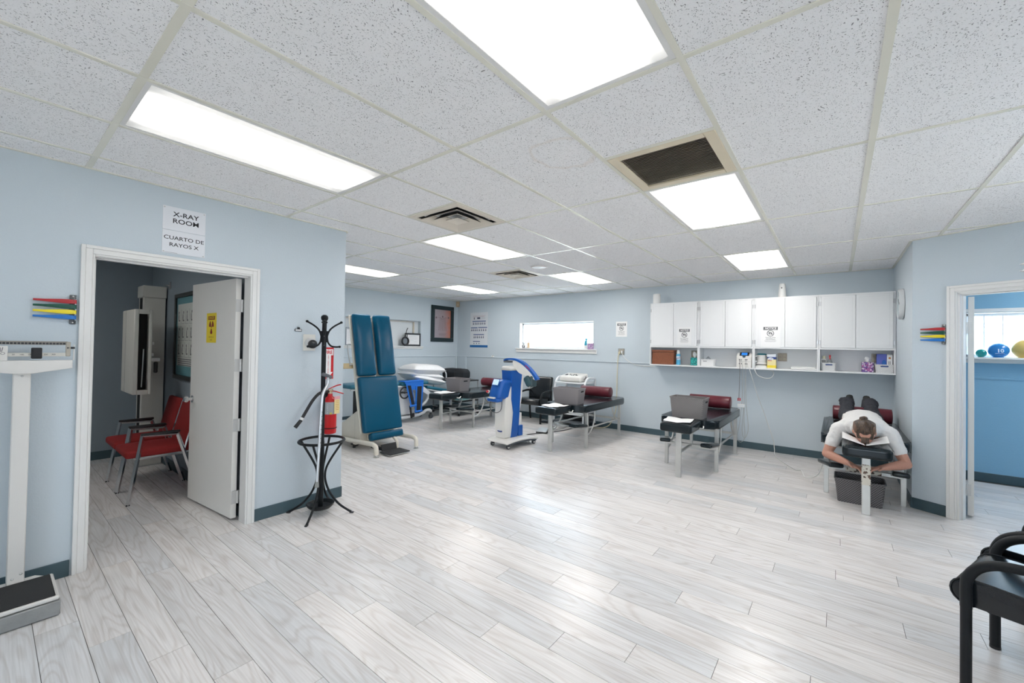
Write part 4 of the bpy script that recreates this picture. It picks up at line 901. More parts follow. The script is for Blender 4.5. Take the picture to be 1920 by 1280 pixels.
# on top
t = thing('smart_speaker', 'grooved white cylinder speaker on top of the cabinets, window end', 'speaker', (5.45, 1.335, 2.2625)); lathe_at('body', [(.055, 0)]+[(.0605+.001*(i % 2), .006+i*.009) for i in range(18)]+[(.055, .165), (0, .166)], whitep, t, 28); lathe_at('top_ring', [(.045, .164), (.047, .168), (.04, .17), (0, .17)], mat('pale_grey', (.55, .56, .57), .4), t)
t = thing('air_freshener', 'tapered white air freshener on top of the cabinets, mid row', 'air freshener', (5.45, -.462, 2.2625)); lathe_at('body', [(.050, 0), (.052, .004), (.050, .03), (.040, .15), (.036, .195), (.030, .2), (0, .201)], whitep, t, 28); obj('nozzle', MB().ell((-.041, .004, .135), (.006, .008, .012)), greyink, t); lathe_at('base', [(.046, -.001), (.0535, .0), (.0535, .008), (.05, .01)], mat('tan_strip', (.62, .55, .45), .5), t)
# wall clock on the return wall
t = thing('wall_clock', 'round white wall clock on the side wall beside the cabinets', 'clock', (4.66, -1.6595, 2.035))
CF = frame((0, 0, 0), (-1, 0, 0), (0, 0, 1))
obj('rim', MB().lathe([(.155, 0), (.170, .004), (.170, .030), (.160, .046), (.146, .046), (.142, .030), (0, .030)], 40, M=CF), mat('clock_rim', (.66, .68, .69), .3), t); obj('dial', MB().lathe([(.141, .030), (.141, .032), (0, .032)], 40, M=CF), whitep, t); obj('glass', MB().lathe([(.143, .040), (.10, .047), (0, .049)], 40, M=CF), glassm, t)
for k_, (a, l_) in enumerate(((60, .075), (305, .11))): obj('hand', MB().b2((-.004, 0, .034), (.004, l_, .036), M=CF @ Matrix.Rotation(-math.radians(a), 4, 'Z')), inkm, t, None)
for k_ in range(1, 13): text(str(k_), .030, CF @ Matrix.Translation((.118*math.sin(k_*PI/6), .118*math.cos(k_*PI/6), .0325)), inkm, t, name='numeral')

# ================================================================== notices, posters, pictures
def notice(label, F, w, h, tw):
    t = thing('notice', label, 'notice', (0, 0, 0)); t['group'] = 'taped notices'
    obj('sheet', MB().b2((-w/2, -h/2, 0), (w/2, h/2, .0012), M=F), paper, t, None)
    yb = h/2-.055; bw = tw; obj('heading_bar', MB().b2((-bw/2, yb-.022, .0012), (bw/2, yb+.022, .0018), M=F), mat('charcoal_print', (.10, .105, .115), .6), t, None)
    text('NOTICE', .040, F @ Matrix.Translation((0, yb, .0021)), paper, t, bw/.185, .03, shear=.15)
    ic = yb-.022-.048; rr_ = .040
    obj('prohibition_ring', MB().tube([F @ Vector(p) for p in circle((0, ic, .0016), rr_, 28)], .0042, 6, closed=True), mat('charcoal_print', (.10, .105, .115), .6), t)
    obj('camera_icon', MB().b2((-.022, ic-.014, .0012), (.022, ic+.012, .0020), M=F).b2((-.010, ic+.012, .0012), (.010, ic+.018, .0020), M=F), greyink, t, None); obj('camera_lens', MB().cyl((0, ic-.001, .0018), (0, ic-.001, .0024), .009, n=16, M=F), paper, t)
    obj('prohibition_bar', MB().box((0, ic, .0022), (rr_*1.9, .006, .0016), M=F @ Matrix.Translation((0, ic, 0)) @ Matrix.Rotation(-math.radians(40), 4, 'Z') @ Matrix.Translation((0, -ic, 0))), mat('charcoal_print', (.10, .105, .115), .6), t, None)
    for i, s in enumerate(('Recording, Taking', 'Photographs, or', 'Videos Prohibited')): text(s, .0165, F @ Matrix.Translation((0, ic-rr_-.018-i*.0165, .0018)), greyink, t, 1.0, .01)
    for i in range(2): obj('fine_print', MB().b2((-bw*.42+.01*i, ic-rr_-.070-i*.010, .0012), (bw*.42-.01*i, ic-rr_-.066-i*.010, .0016), M=F), mat('pale_ink', (.45, .45, .46), .7), t, None)
notice('notice forbidding cameras taped on the cabinet door above the cork box', wallF(.845, 1.715, CX-.0072), .215, .28, .16)
notice('notice forbidding cameras taped on the cabinet door above the canister', wallF(-.335, 1.705, CX-.0072), .235, .33, .175)
notice('notice forbidding cameras taped on the bare wall beside the window', wallF(2.04, 1.85, XB-.0005), .215, .28, .165)
outlet('metal outlet plate below the wall notice, two cords plugged in', wallF(2.035, 1.435, XB-.0005), .125, .118, mat('steel_plate', (.33, .34, .34), .4, .5))
t = thing('plug', 'cream plug in the outlet below the wall notice', 'plug', (XB-.03, 2.06, 1.415)); obj('plug_body', MB().rbox((0, 0, 0), (.035, .035, .045), .01, 2, 2), mat('cream_cord', (.62, .56, .38), .5), t); obj('prongs', MB().b2((.015, -.008, -.004), (.030, .008, .004)), steel, t)
t = thing('plug', 'white plug in the outlet below the wall notice', 'plug', (XB-.03, 2.015, 1.43)); obj('plug_body', MB().rbox((0, 0, 0), (.035, .03, .05), .01, 2, 2), whitep, t); obj('prongs', MB().b2((.015, -.008, -.004), (.030, .008, .004)), steel, t)
cable('extension_cord', [(5.59, 2.06, 1.40), (5.575, 2.075, 1.33), (5.58, 2.09, 1.0), (5.59, 2.10, .6), (5.58, 2.12, .32), (5.56, 2.22, .08), (5.50, 2.36, .012), (5.40, 2.46, .010)], .008, mat('cream_cord', (.62, .56, .38), .5), 'cream extension cord hanging from the wall outlet to the floor')
cable('drooping_power_lead', [(5.60, 2.01, 1.41), (5.61, 1.99, 1.36), (5.615, 1.90, 1.27), (5.618, 1.75, 1.205), (5.618, 1.58, 1.19), (5.618, 1.42, 1.195)], .0055, whc, 'white cord drooping along the wall from the outlet to the cabinets')
# medical chart on the back wall
t = thing('wall_chart', 'tall white product chart with blue bars on the back wall', 'poster', (0, 0, 0)); F = wallF(5.605, 1.88, XB-.0005)
obj('sheet', MB().b2((-.28, -.415, 0), (.28, .415, .0015), M=F), mat('chart_paper', (.68, .70, .73), .4), t, None)
navy = mat('chart_blue', (.02, .07, .22), .5); dkp = mat('chart_dark', (.05, .06, .11), .6)
obj('footer_band', MB().b2((-.285, -.415, .0015), (.285, -.360, .0022), M=F), mat('chart_footer', (.01, .12, .36), .4), t, None)
for x0, x1, y in ((-.215, .215, .205), (-.26, -.045, .05), (-.02, .26, .055), (-.175, .165, -.11), (-.185, .04, -.275)): obj('heading_bar', MB().b2((x0, y-.009, .0015), (x1, y+.009, .0022), M=F), navy, t, None)
for xs, y, hh in (([-.18, -.12, -.065, -.005, .06, .12, .185], .155, .06), ([-.235, -.18, -.12, -.06, .015, .085, .15, .22], .0, .06), ([-.15, -.095, -.035, .025, .085, .145], -.165, .065), ([-.15, -.07, .01], -.32, .03)):
    for i, x in enumerate(xs): obj('figure', MB().lathe([(.004, -hh/2), (.017-.004*(i % 2), -hh/2+.006), (.014, -hh*.1), (.006, hh*.15), (.006, hh/2), (0, hh/2)], 10, M=F @ Matrix.Translation((x, y, .002)) @ Matrix.Diagonal((1, 1, .06, 1)) @ Matrix.Rotation(-PI/2, 4, 'X')), dkp, t)
for i in range(3): obj('text_line', MB().b2((-.20, .335-.014*i, .0015), (.21-.03*i, .341-.014*i, .002), M=F), mat('pale_pink_ink', (.55, .45, .47), .7), t, None)
obj('figure', MB().b2((-.06, .26, .0015), (.035, .30, .0022), M=F), dkp, t, None); obj('figure', MB().b2((-.17, .25, .0015), (-.14, .30, .0022), M=F), greyink, t, None)
for i in range(4): obj('text_line', MB().b2((.06, .30-.015*i, .0015), (.2, .304-.015*i, .002), M=F), mat('pale_ink', (.45, .45, .46), .7), t, None)
# framed print
artm = bpy.data.materials.new('faded_rose_print'); artm.use_nodes = True; nt = artm.node_tree; b = nt.nodes['Principled BSDF']
tc = nd(nt, 'ShaderNodeTexCoord'); sx = nd(nt, 'ShaderNodeSeparateXYZ'); nt.links.new(tc.outputs['Object'], sx.inputs[0]); r = nd(nt, 'ShaderNodeValToRGB'); e = r.color_ramp.elements; e[0].position = 0; e[0].color = (.36, .32, .36, 1); e[1].position = 1; e[1].color = (.50, .17, .11, 1); q = e.new(.62); q.color = (.36, .28, .29, 1)
mr = nd(nt, 'ShaderNodeMapRange'); mr.inputs[1].default_value = -.26; mr.inputs[2].default_value = .26; nt.links.new(sx.outputs[0], mr.inputs[0]); nz = nd(nt, 'ShaderNodeTexNoise'); nz.inputs['Scale'].default_value = 9; nt.links.new(tc.outputs['Object'], nz.inputs['Vector'])
ad = nd(nt, 'ShaderNodeMath', operation='MULTIPLY_ADD'); ad.inputs[1].default_value = .35; ad.inputs[2].default_value = -.17; nt.links.new(nz.outputs['Fac'], ad.inputs[0]); a2 = nd(nt, 'ShaderNodeMath', operation='ADD'); nt.links.new(mr.outputs[0], a2.inputs[0]); nt.links.new(ad.outputs[0], a2.inputs[1]); nt.links.new(a2.outputs[0], r.inputs[0]); nt.links.new(r.outputs[0], b.inputs['Base Color']); b.inputs['Roughness'].default_value = .35
darkgreen = mat('dark_green_black_frame', (.012, .026, .030), .3)
def picture(name, label, o, w, h, bw, d, fm, am, right=(1, 0, 0), cat='picture'):
    t = thing(name, label, cat, o, 0); F = frame((0, 0, 0), right, (0, 0, 1)); fb = MB()
    for a, b_ in (((-w/2, -h/2, 0), (w/2, -h/2+bw, d)), ((-w/2, h/2-bw, 0), (w/2, h/2, d)), ((-w/2, -h/2+bw, 0), (-w/2+bw, h/2-bw, d)), ((w/2-bw, -h/2+bw, 0), (w/2, h/2-bw, d))): fb.b2(a, b_, .004, F)
    obj('frame', fb, fm, t); p = obj('print', MB().b2((-w/2+bw*.9, -h/2+bw*.9, .002), (w/2-bw*.9, h/2-bw*.9, d*.4), M=F), am, t, None); return t, F
t, F = picture('framed_print', 'large dark framed rose tinted print near the far corner', (5.12, YA-.001, 2.01), .70, .85, .092, .035, darkgreen, artm)
for i in range(7): obj('sketch_line', MB().tube([F @ Vector(p) for p in smooth_path([(-.08+.027*i, .16-.01*(i % 3), .0146), (-.10+.033*i, 0, .0146), (-.12+.04*i, -.16, .0146)], 4)], .0022, 5), mat('sepia_ink', (.17, .12, .13), .7), t)
obj('sketch_line', MB().tube([F @ Vector(p) for p in smooth_path([(-.22, .12, .0146), (-.1, .15, .0146), (.0, .11, .0146), (.1, .15, .0146), (.22, .13, .0146)], 5)], .0022, 5), mat('sepia_ink', (.17, .12, .13), .7), t)
for x, y in ((-.2, .14), (.0, .17), (.19, .155)): obj('sketch_blot', MB().ell((0, 0, 0), (.022, .022, .0015), 12, 6, M=F @ Matrix.Translation((x, y, .0145))), mat('sepia_ink', (.17, .12, .13), .7), t)
for i in range(4): obj('text_line', MB().b2((-.12+.01*i, -.235-.016*i, .014), (.14-.02*i, -.231-.016*i, .0146), M=F), mat('sepia_ink', (.17, .12, .13), .7), t, None)
# niche: certificate, headphones-like ring on a stand, second document
ZN = NZ0+.003
t, F = picture('framed_certificate', 'black framed certificate leaning in the wall niche', (4.265, YA+.012, ZN+.146), .435, .285, .034, .016, blackp, paper)
for i, (x0, x1) in enumerate(((-.10, .10), (-.13, .13), (-.11, .12), (-.08, .02), (.03, .12))): obj('text_line', MB().b2((x0, .07-.03*i, .0065), (x1, .073-.03*i, .007), M=F), mat('pale_ink', (.45, .45, .46), .7), t, None)
t = thing('headset', 'black headset standing beside the framed certificate in the niche', 'headset', (4.045, YA-.022, ZN+.108)); 
obj('ear_cushion', MB().tube(circle((0, 0, 0), .082, 28, 'y'), .020, 10, closed=True), blackp, t); obj('ear_cup', MB().lathe([(.07, 0), (.066, .02), (.0, .024)], 24, M=frame((0, .004, 0), (-1, 0, 0), (0, 0, 1))), mat('cup_grey', (.12, .13, .14), .3), t)
obj('headband', MB().tube(smooth_path([(.04, .0, .07), (.045, .0, .13), (.02, 0, .19), (.035, .0, .25), (.06, 0, .29)], 5), .008, 8), blackp, t); obj('foot', MB().rbox((.03, 0, -.097), (.10, .04, .020), .008, 2, 2), blackp, t)
t, F = picture('framed_document', 'pale document in a slim frame at the near end of the niche', (2.83, YA+.012, ZN+.176), .33, .345, .016, .012, mat('grey_blue_frame', (.28, .33, .38), .4), paper)
for i in range(8): obj('text_line', MB().b2((-.12, .11-.028*i, .005), (.12-.02*(i % 3), .113-.028*i, .0055), M=F), mat('pale_ink', (.45, .45, .46), .7), t, None)
obj('document_header', MB().b2((-.14, .135, .005), (.14, .15, .0056), M=F), mat('grey_blue_frame', (.28, .33, .38), .4), t, None)
t = thing('ceiling_siren', 'small tan alarm box under the ceiling in the far corner', 'alarm', (5.575, 6.275, 2.515)); t.rotation_euler = (0, 0, PI/4)
obj('housing', MB().rbox((0, 0, 0), (.09, .09, .13), .02, 3, 2), mat('tan_plastic', (.46, .36, .24), .5), t); obj('lens', MB().ell((-.04, -.0, -.02), (.018, .025, .03)), mat('tan_lens', (.55, .45, .32), .4), t)
struct('trim_10', MB().b2((5.57, YA-.03, .85), (5.60, YA-.0, 1.232), .004).b2((XB-.03, 5.99, .85), (XB, 6.03, 1.232), .004), wallm)
t = thing('rail_fitting', 'small off-white fitting on the rail below the chart', 'fitting', (5.612, 5.15, 1.262)); obj('fitting_body', MB().rbox((0, 0, 0), (.03, .08, .03), .01, 2, 2), whitep, t); obj('fitting_cap', MB().ell((-.012, -.02, .012), (.01, .014, .01)), mat('tan_lens', (.55, .45, .32), .4), t)
# window sill things
SX, SZ = 5.63, WZ0+.0025
t = thing('panda_figurine', 'small black and white animal figurine on the window sill', 'figurine', (SX, 4.265, SZ)); 
obj('figure_body', MB().ell((0, 0, .035), (.026, .028, .035)).ell((-.004, 0, .09), (.028, .033, .030)), whitep, t); obj('ear', MB().ell((0, .026, .118), (.008, .012, .012)), inkm, t); obj('ear', MB().ell((0, -.026, .118), (.008, .012, .012)), inkm, t)
obj('arm', MB().ell((-.018, .024, .045), (.012, .012, .022)).ell((-.018, -.024, .045), (.012, .012, .022)), inkm, t); obj('eye_patch', MB().ell((-.030, .012, .094), (.004, .008, .009)).ell((-.030, -.012, .094), (.004, .008, .009)), inkm, t); obj('foot', MB().ell((-.022, .018, .012), (.012, .012, .012)).ell((-.022, -.018, .012), (.012, .012, .012)), inkm, t)
t = thing('lotion_bottle', 'pale orange bottle on the window sill behind the figurine', 'bottle', (SX+.03, 4.165, SZ)); obj('bottle_body', MB().rbox((0, 0, .06), (.04, .07, .12), .015, 3, 2), mat('pale_orange', (.74, .52, .34), .4), t); lathe_at('bottle_cap', [(.018, .118), (.018, .165), (0, .167)], mat('pale_pink', (.72, .6, .58), .4), t)
t = thing('pump_bottle', 'white and turquoise pump bottle on the window sill', 'bottle', (SX+.02, 2.77, SZ)); obj('bottle_body', MB().rbox((0, 0, .06), (.05, .075, .12), .016, 3, 2), whitep, t); obj('bottle_label', MB().box((-.026, 0, .12), (.006, .05, .09), 0, .002), mat('turquoise', (.05, .38, .52), .4), t); lathe_at('pump', [(.016, .118), (.016, .18), (.02, .185), (.02, .21), (0, .211)], mat('turquoise', (.05, .38, .52), .4), t)
t = thing('tissue_carton', 'lilac patterned tissue carton at the end of the window sill', 'tissue box', (SX, 2.655, SZ)); obj('carton', MB().box((0, 0, .06), (.085, .11, .12), 0, .003), speck('lilac_print', [(.42, .28, .48), (.55, .42, .55), (.30, .18, .36)], 60), t); obj('slot', MB().cyl((0, 0, .119), (0, 0, .1205), .028, n=16), dark, t)

# ================================================================== guest chairs
def guest_chair(label, loc, rz):
    """local: front towards +x, front legs at x = 0"""
    t = thing('guest_chair', label, 'chair', loc, rz, 'black padded guest chairs with tube arms')
    prf = [(-.46, .362), (-.02, .362)] + [(.056*math.cos(q), .418+.057*math.sin(q)) for q in [math.radians(x) for x in (-80, -60, -40, -20, 0, 20, 40, 60, 80)]] + [(-.02, .478), (-.08, .478), (-.2, .470), (-.33, .458), (-.46, .446)]
    XZ = Matrix(((1, 0, 0, 0), (0, 0, -1, 0), (0, 1, 0, 0), (0, 0, 0, 1)))
    obj('seat', MB().prism(prf, -.229, .229, M=XZ, bev=.012), leather, t, 50)
    for s in (-1, 1):
        obj('seat_piping', MB().tube([(x*1.0, s*.2255, z) for x, z in prf[1:]], .0042, 6), leather, t)
    BF = Matrix.Translation((-.50, 0, .66)) @ Matrix.Rotation(math.radians(-13), 4, 'Y')
    obj('backrest', MB().rbox((0, 0, 0), (.075, .50, .46), .035, 4, 6, (.012, 0, 0), M=BF, fn=lambda p: (p[0]-.02*(1-(p[1]/.25)**2), p[1], p[2])), leather, t)
    for s in (-1, 1):
        y = s*.252
        obj('front_leg', MB().tube([(0, y, 0), (0, y, .40)], .0195, 14), blackmet, t)
        obj('foot_cap', MB().cyl((0, y, 0), (0, y, .012), .0205, n=14), blackp, t)
        arm_ = [(0, y, .36), (0, y, .46), (-.008, y, .50), (-.030, y, .54), (-.065, y, .570), (-.11, y, .588), (-.20, y, .600), (-.34, y, .606), (-.44, y*.99, .60), (-.475, y*.97, .585)]
        obj('armrest', MB().tube(smooth_path(arm_, 4), .0205, 14), blackmet, t)
        obj('rear_leg', MB().tube(smooth_path([(-.475, y*.97, .60), (-.475, y*.98, .40), (-.50, y, .15), (-.53, y, 0)], 4), .0185, 12), blackmet, t)
    obj('seat_rail', MB().tube([(-.06, -.20, .357), (-.06, .20, .357)], .010, 8), blackmet, t); obj('seat_rail', MB().tube([(-.44, -.25, .345), (-.44, .25, .345)], .012, 8), blackmet, t)
    return t
c0 = guest_chair('black leather guest chair nearest the camera, cut by the frame edge', (0, 0, 0), 0)
def chair_at(o, near, ang):
    a = math.radians(ang); f = Vector((-math.sin(-a), math.cos(a), 0)); d = Vector((math.cos(a), -math.sin(a), 0)); m = Vector((*near, 0))+d*.252
    o.location = m; o.rotation_euler = (0, 0, math.atan2(f.y, f.x)); return o
chair_at(c0, (1.126, -1.542), 21)
chair_at(dup(c0, label='second black leather guest chair, directly beyond the nearest one'), (1.665, -1.735), 25)
c2 = dup(c0, label='black leather guest chair against the back wall behind the blue machine'); c2.location = (5.04, 3.68, 0); c2.rotation_euler = (0, 0, math.radians(187))

# ================================================================== x-ray room signs, markers, wall fittings
def wallX(x, z, y=YX-.0006): return frame((x, y, z), (1, 0, 0), (0, 0, 1))
t = thing('room_sign', 'white bilingual x-ray room sign screwed above the open door', 'sign', (0, 0, 0)); F = wallX(-.713, 2.292)
obj('sign_plate', MB().b2((-.128, .001, 0), (.128, .171, .004), .001, F), signw, t, None); obj('sign_plate', MB().b2((-.128, -.168, 0), (.128, -.001, .004), .001, F), signw, t, None)
text('X-RAY\nROOM', .047, F @ Matrix.Translation((.008, .094, .0043)), inkm, t, 1.12, .016, lead=1.05); text('CUARTO DE\nRAYOS X', .038, F @ Matrix.Translation((0, -.080, .0043)), inkm, t, 1.12, .010, lead=1.3)
for x, y in ((-.118, .160), (.118, .160), (-.118, -.158), (.118, -.158)): obj('screw', MB().lathe([(.005, .004), (.004, .006), (0, .0065)], 12, M=F @ Matrix.Translation((x, y, 0))), steel, t)
obj('fine_print', MB().b2((-.112, -.163, .004), (-.04, -.1615, .0046), M=F), greyink, t, None)
flag_c = [('red', (.42, .02, .025)), ('dark green', (.005, .075, .045)), ('yellow', (.80, .66, .02)), ('blue', (.012, .16, .52))]
def flags(F, w, zs, label):
    t = thing('exam_flag_rack', label, 'signal flags', (0, 0, 0)); t['group'] = 'coloured exam room flag racks'
    obj('mounting_bracket', MB().rbox((-.012, 0, .006), (.030, .185, .010), .004, 2, 2, M=F).cyl((0, -.07, .018), (0, .07, .018), .005, n=8, M=F), clearp, t)
    for s in (-1, 1): obj('screw', MB().lathe([(.006, .010), (.004, .013), (0, .0135)], 12, M=F @ Matrix.Translation((-.012, s*.082, 0))), steel, t)
    for (nm, c), z in zip(flag_c, zs):
        poly = [(-w, -.005), (-w, .0065), (-w*.75, .0075), (-w*.36, .0135), (-.035, .0145), (-.006, .0130), (-.006, -.0125), (-.035, -.0125), (-w*.45, -.0105), (-w*.85, -.0055)]
        obj('flag', MB().prism(poly, .012, .024, M=F @ Matrix.Translation((0, z, 0)), bev=.002), mat('flag_'+nm.replace(' ', '_'), c, .35), t, label=nm+' flag')
        obj('flag_knuckle', MB().cyl((-.004, z-.012, .018), (-.004, z+.012, .018), .008, n=10, M=F), mat('flag_'+nm.replace(' ', '_'), c, .35), t)
flags(wallX(-1.257, 1.676), .178, (.048, .016, -.017, -.050), 'red, green, yellow and blue flag rack beside the x-ray room door')
flags(AF @ Matrix.Translation((.236, 1.670, .0006)), .172, (.050, .016, -.017, -.051), 'red, green, yellow and blue flag rack beside the exercise room door')
t = thing('coat_hook_plate', 'silver double hook at the frame edge above the exercise room door', 'hook', (0, 0, 0))
for z in (2.238, 2.182):
    F = AF @ Matrix.Translation((.714, z, .0006)); obj('hook_plate', MB().ell((0, 0, .004), (.032, .012, .005), 16, 8, M=F), chrome, t); obj('hook_knob', MB().cyl((.004, 0, .004), (.004, .004, .03), .007, n=10, M=F).ell((.004, .005, .032), (.011, .011, .009), M=F), chrome, t)
t = thing('thermostat', 'cream wall plate with a round black dial thermostat', 'thermostat', (0, 0, 0)); F = wallX(.225, 1.496)
obj('wall_plate', MB().box((0, 0, .003), (.112, .150, .006), 0, .002, F), mat('cream_plate', (.72, .71, .67), .4), t); obj('dial_base', MB().lathe([(.044, .006), (.044, .020), (.036, .026), (0, .027)], 28, M=F @ Matrix.Translation((.004, -.004, 0))), mat('pale_grey', (.55, .56, .57), .4), t)
obj('dial_ring', MB().lathe([(.039, .020), (.039, .046), (.033, .050), (.028, .048), (.0, .047)], 28, M=F @ Matrix.Translation((.016, -.014, 0))), blackp, t); obj('dial_face', MB().lathe([(.028, .0485), (.015, .052), (0, .053)], 24, M=F @ Matrix.Translation((.016, -.014, 0))), mat('dark_glass', (.04, .045, .05), .15), t)
t = thing('wall_clip', 'small black clip with a blank white tag on the wall', 'clip', (0, 0, 0)); F = wallX(.125, 1.609)
obj('tag_frame', MB().box((0, -.004, .003), (.062, .022, .006), 0, .002, F), blackp, t); obj('tag_paper', MB().box((0, -.004, .0062), (.052, .013, .001), M=F), paper, t, None); obj('clip_lever', MB().rbox((0, .014, .008), (.022, .016, .012), .004, 2, 2, M=F), blackp, t); obj('nail', MB().cyl((0, .028, 0), (0, .028, .006), .003, n=8, M=F), steel, t)
# warning sticker on the open door: a sign of its own on the leaf
t = thing('warning_sticker', 'yellow radiation warning sticker on the open x-ray room door', 'sign', (0, 0, 0)); u = (MD.to_3x3() @ Vector((-1, 0, 0)))
wp = Vector((-.36, 3.305, 1.612)); lp = MD.inverted() @ wp; ctr = MD @ Vector((lp.x, .0406, lp.z)); F = frame(ctr, u, (0, 0, 1)) @ Matrix.Diagonal((.72, 1, 1, 1)); stm = mat('sticker_maroon', (.22, .008, .012), .5)
obj('sticker', MB().b2((-.132, -.132, 0), (.132, .132, .0008), M=F), yell, t, None); obj('heading_bar', MB().b2((-.090, .072, .0008), (.090, .104, .0014), M=F), stm, t, None); text('DANGER', .030, F @ Matrix.Translation((0, .088, .0016)), yell, t, 1.25, .01)
for a in (32, 148, 270):
    M_ = F @ Matrix.Translation((0, .008, .0008)) @ Matrix.Rotation(math.radians(a-90), 4, 'Z'); obj('trefoil_blade', MB().prism([(-.007, .014), (.007, .014), (.030, .050), (.022, .060), (0, .064), (-.022, .060), (-.030, .050)], 0, .0007, M=M_), stm, t, None)
obj('trefoil_hub', MB().cyl((0, .008, .0008), (0, .008, .0015), .009, n=16, M=F), stm, t); text('RAYOS X', .022, F @ Matrix.Translation((0, -.083, .0010)), stm, t, 1.4, .0); text('RAYS', .022, F @ Matrix.Translation((0, -.108, .0010)), stm, t, 1.2, .0)

# fire extinguisher and its sign
t = thing('extinguisher_sign', 'red and white fire extinguisher arrow sign on the wall corner', 'sign', (0, 0, 0)); F = wallX(.411, 1.304)
obj('sign_plate', MB().b2((-.052, -.15, 0), (.052, .15, .0012), M=F), redp, t, None)
obj('white_shaft', MB().b2((-.026, -.085, .0012), (.026, .075, .0018), M=F), paper, t, None); obj('white_header', MB().b2((-.046, .075, .0012), (.046, .132, .0018), M=F), paper, t, None); obj('arrow_head', MB().prism([(-.046, -.085), (.046, -.085), (0, -.142)], .0012, .0018, M=F), paper, t, None)
obj('top_arrow', MB().prism([(-.03, .1495), (.03, .1495), (0, .128)], .0018, .0022, M=F), redp, t, None)
text('FIRE', .044, F @ Matrix.Translation((0, .102, .002)), redp, t, .95, .03); text('E\nX\nT\nI\nN\nG\nU\nI\nS\nH\nE\nR', .0155, F @ Matrix.Translation((0, -.012, .002)), redp, t, 1.1, .02, lead=.92)
EX, EY = .400, 2.648
t = thing('fire_extinguisher', 'red fire extinguisher hung on the wall beside the coat rack', 'fire extinguisher', (EX, EY, 0))
lathe_at('cylinder', [(.045, .650), (.056, .656), (.0585, .672), (.0585, .930), (.054, .958), (.040, .985), (.022, 1.0), (.020, 1.022), (0, 1.023)], redp, t, 32)
obj('label_band', MB().lathe([(.0588, .835), (.0592, .838), (.0592, .945), (.0588, .948)], 32), mat('extinguisher_label', (.36, .38, .40), .45), t)
for i in range(5): obj('label_line', MB().box((-.0345, -.0480, .852+.018*i), (.03, .001, .006), M=Matrix.Rotation(math.radians(-8), 4, 'Z')), mat('pale_grey', (.55, .56, .57), .4), t, None)
obj('label_icon', MB().box((-.018, -.0575, .845), (.03, .0015, .016)), mat('icon_yellow', (.6, .52, .1), .5), t, None)
lathe_at('valve', [(.018, 1.02), (.018, 1.045), (.024, 1.05), (.024, 1.066), (0, 1.068)], mat('brass', (.62, .52, .36), .3, .9), t, 16)
obj('carry_handle', MB().tube(smooth_path([(-.012, -.004, 1.048), (.03, -.02, 1.044), (.07, -.035, 1.030), (.105, -.045, 1.018)], 5), .012, 8, flat=.45), redp, t); obj('squeeze_lever', MB().tube(smooth_path([(-.018, 0, 1.062), (.01, -.015, 1.080), (.05, -.03, 1.098), (.082, -.04, 1.104)], 5), .012, 8, flat=.5), redp, t)
obj('safety_pin', MB().tube([(-.025, -.02, 1.058), (.045, -.03, 1.10), (.06, -.035, 1.13)], .0018, 6), steel, t)
obj('hose', MB().tube(smooth_path([(-.015, 0, 1.045), (-.07, -.012, 1.045), (-.12, -.02, 1.030), (-.175, -.022, .975), (-.225, -.022, .895), (-.265, -.02, .825)], 6), .0135, 12), blackp, t); obj('hose_collar', MB().tube([(-.262, -.02, .832), (-.272, -.02, .812)], .0155, 12), whitep, t); obj('nozzle', MB().tube([(-.272, -.02, .812), (-.322, -.018, .752)], [.0150, .0165], 12), blackp, t)
obj('inspection_tag', MB().box((.022, -.0655, .905), (.062, .0015, .135), 0, 0, Matrix.Rotation(math.radians(14), 4, 'Z')), mat('yellow_tag', (.74, .62, .30), .6), t, None)
tg = mat('tag_red', (.55, .25, .08), .6)
for i in range(6): obj('tag_line', MB().box((.022, -.0667, .955-.016*i), (.040-.006*(i % 2), .0008, .004), M=Matrix.Rotation(math.radians(14), 4, 'Z')), tg, t, None)
obj('tag_sleeve', MB().box((.022, -.066, .985), (.066, .0018, .03), M=Matrix.Rotation(math.radians(14), 4, 'Z')), mat('pink_film', (.70, .35, .38), .3), t, None)
obj('wall_bracket', MB().b2((-.02, .0, .98), (.02, .0715, 1.0)).b2((-.025, .060, .80), (.025, .0715, 1.03)), blackmet, t)
obj('bracket_strap', MB().tube(circle((0, 0, .705), .061, 28), .004, 6, closed=True), blackmet, t)

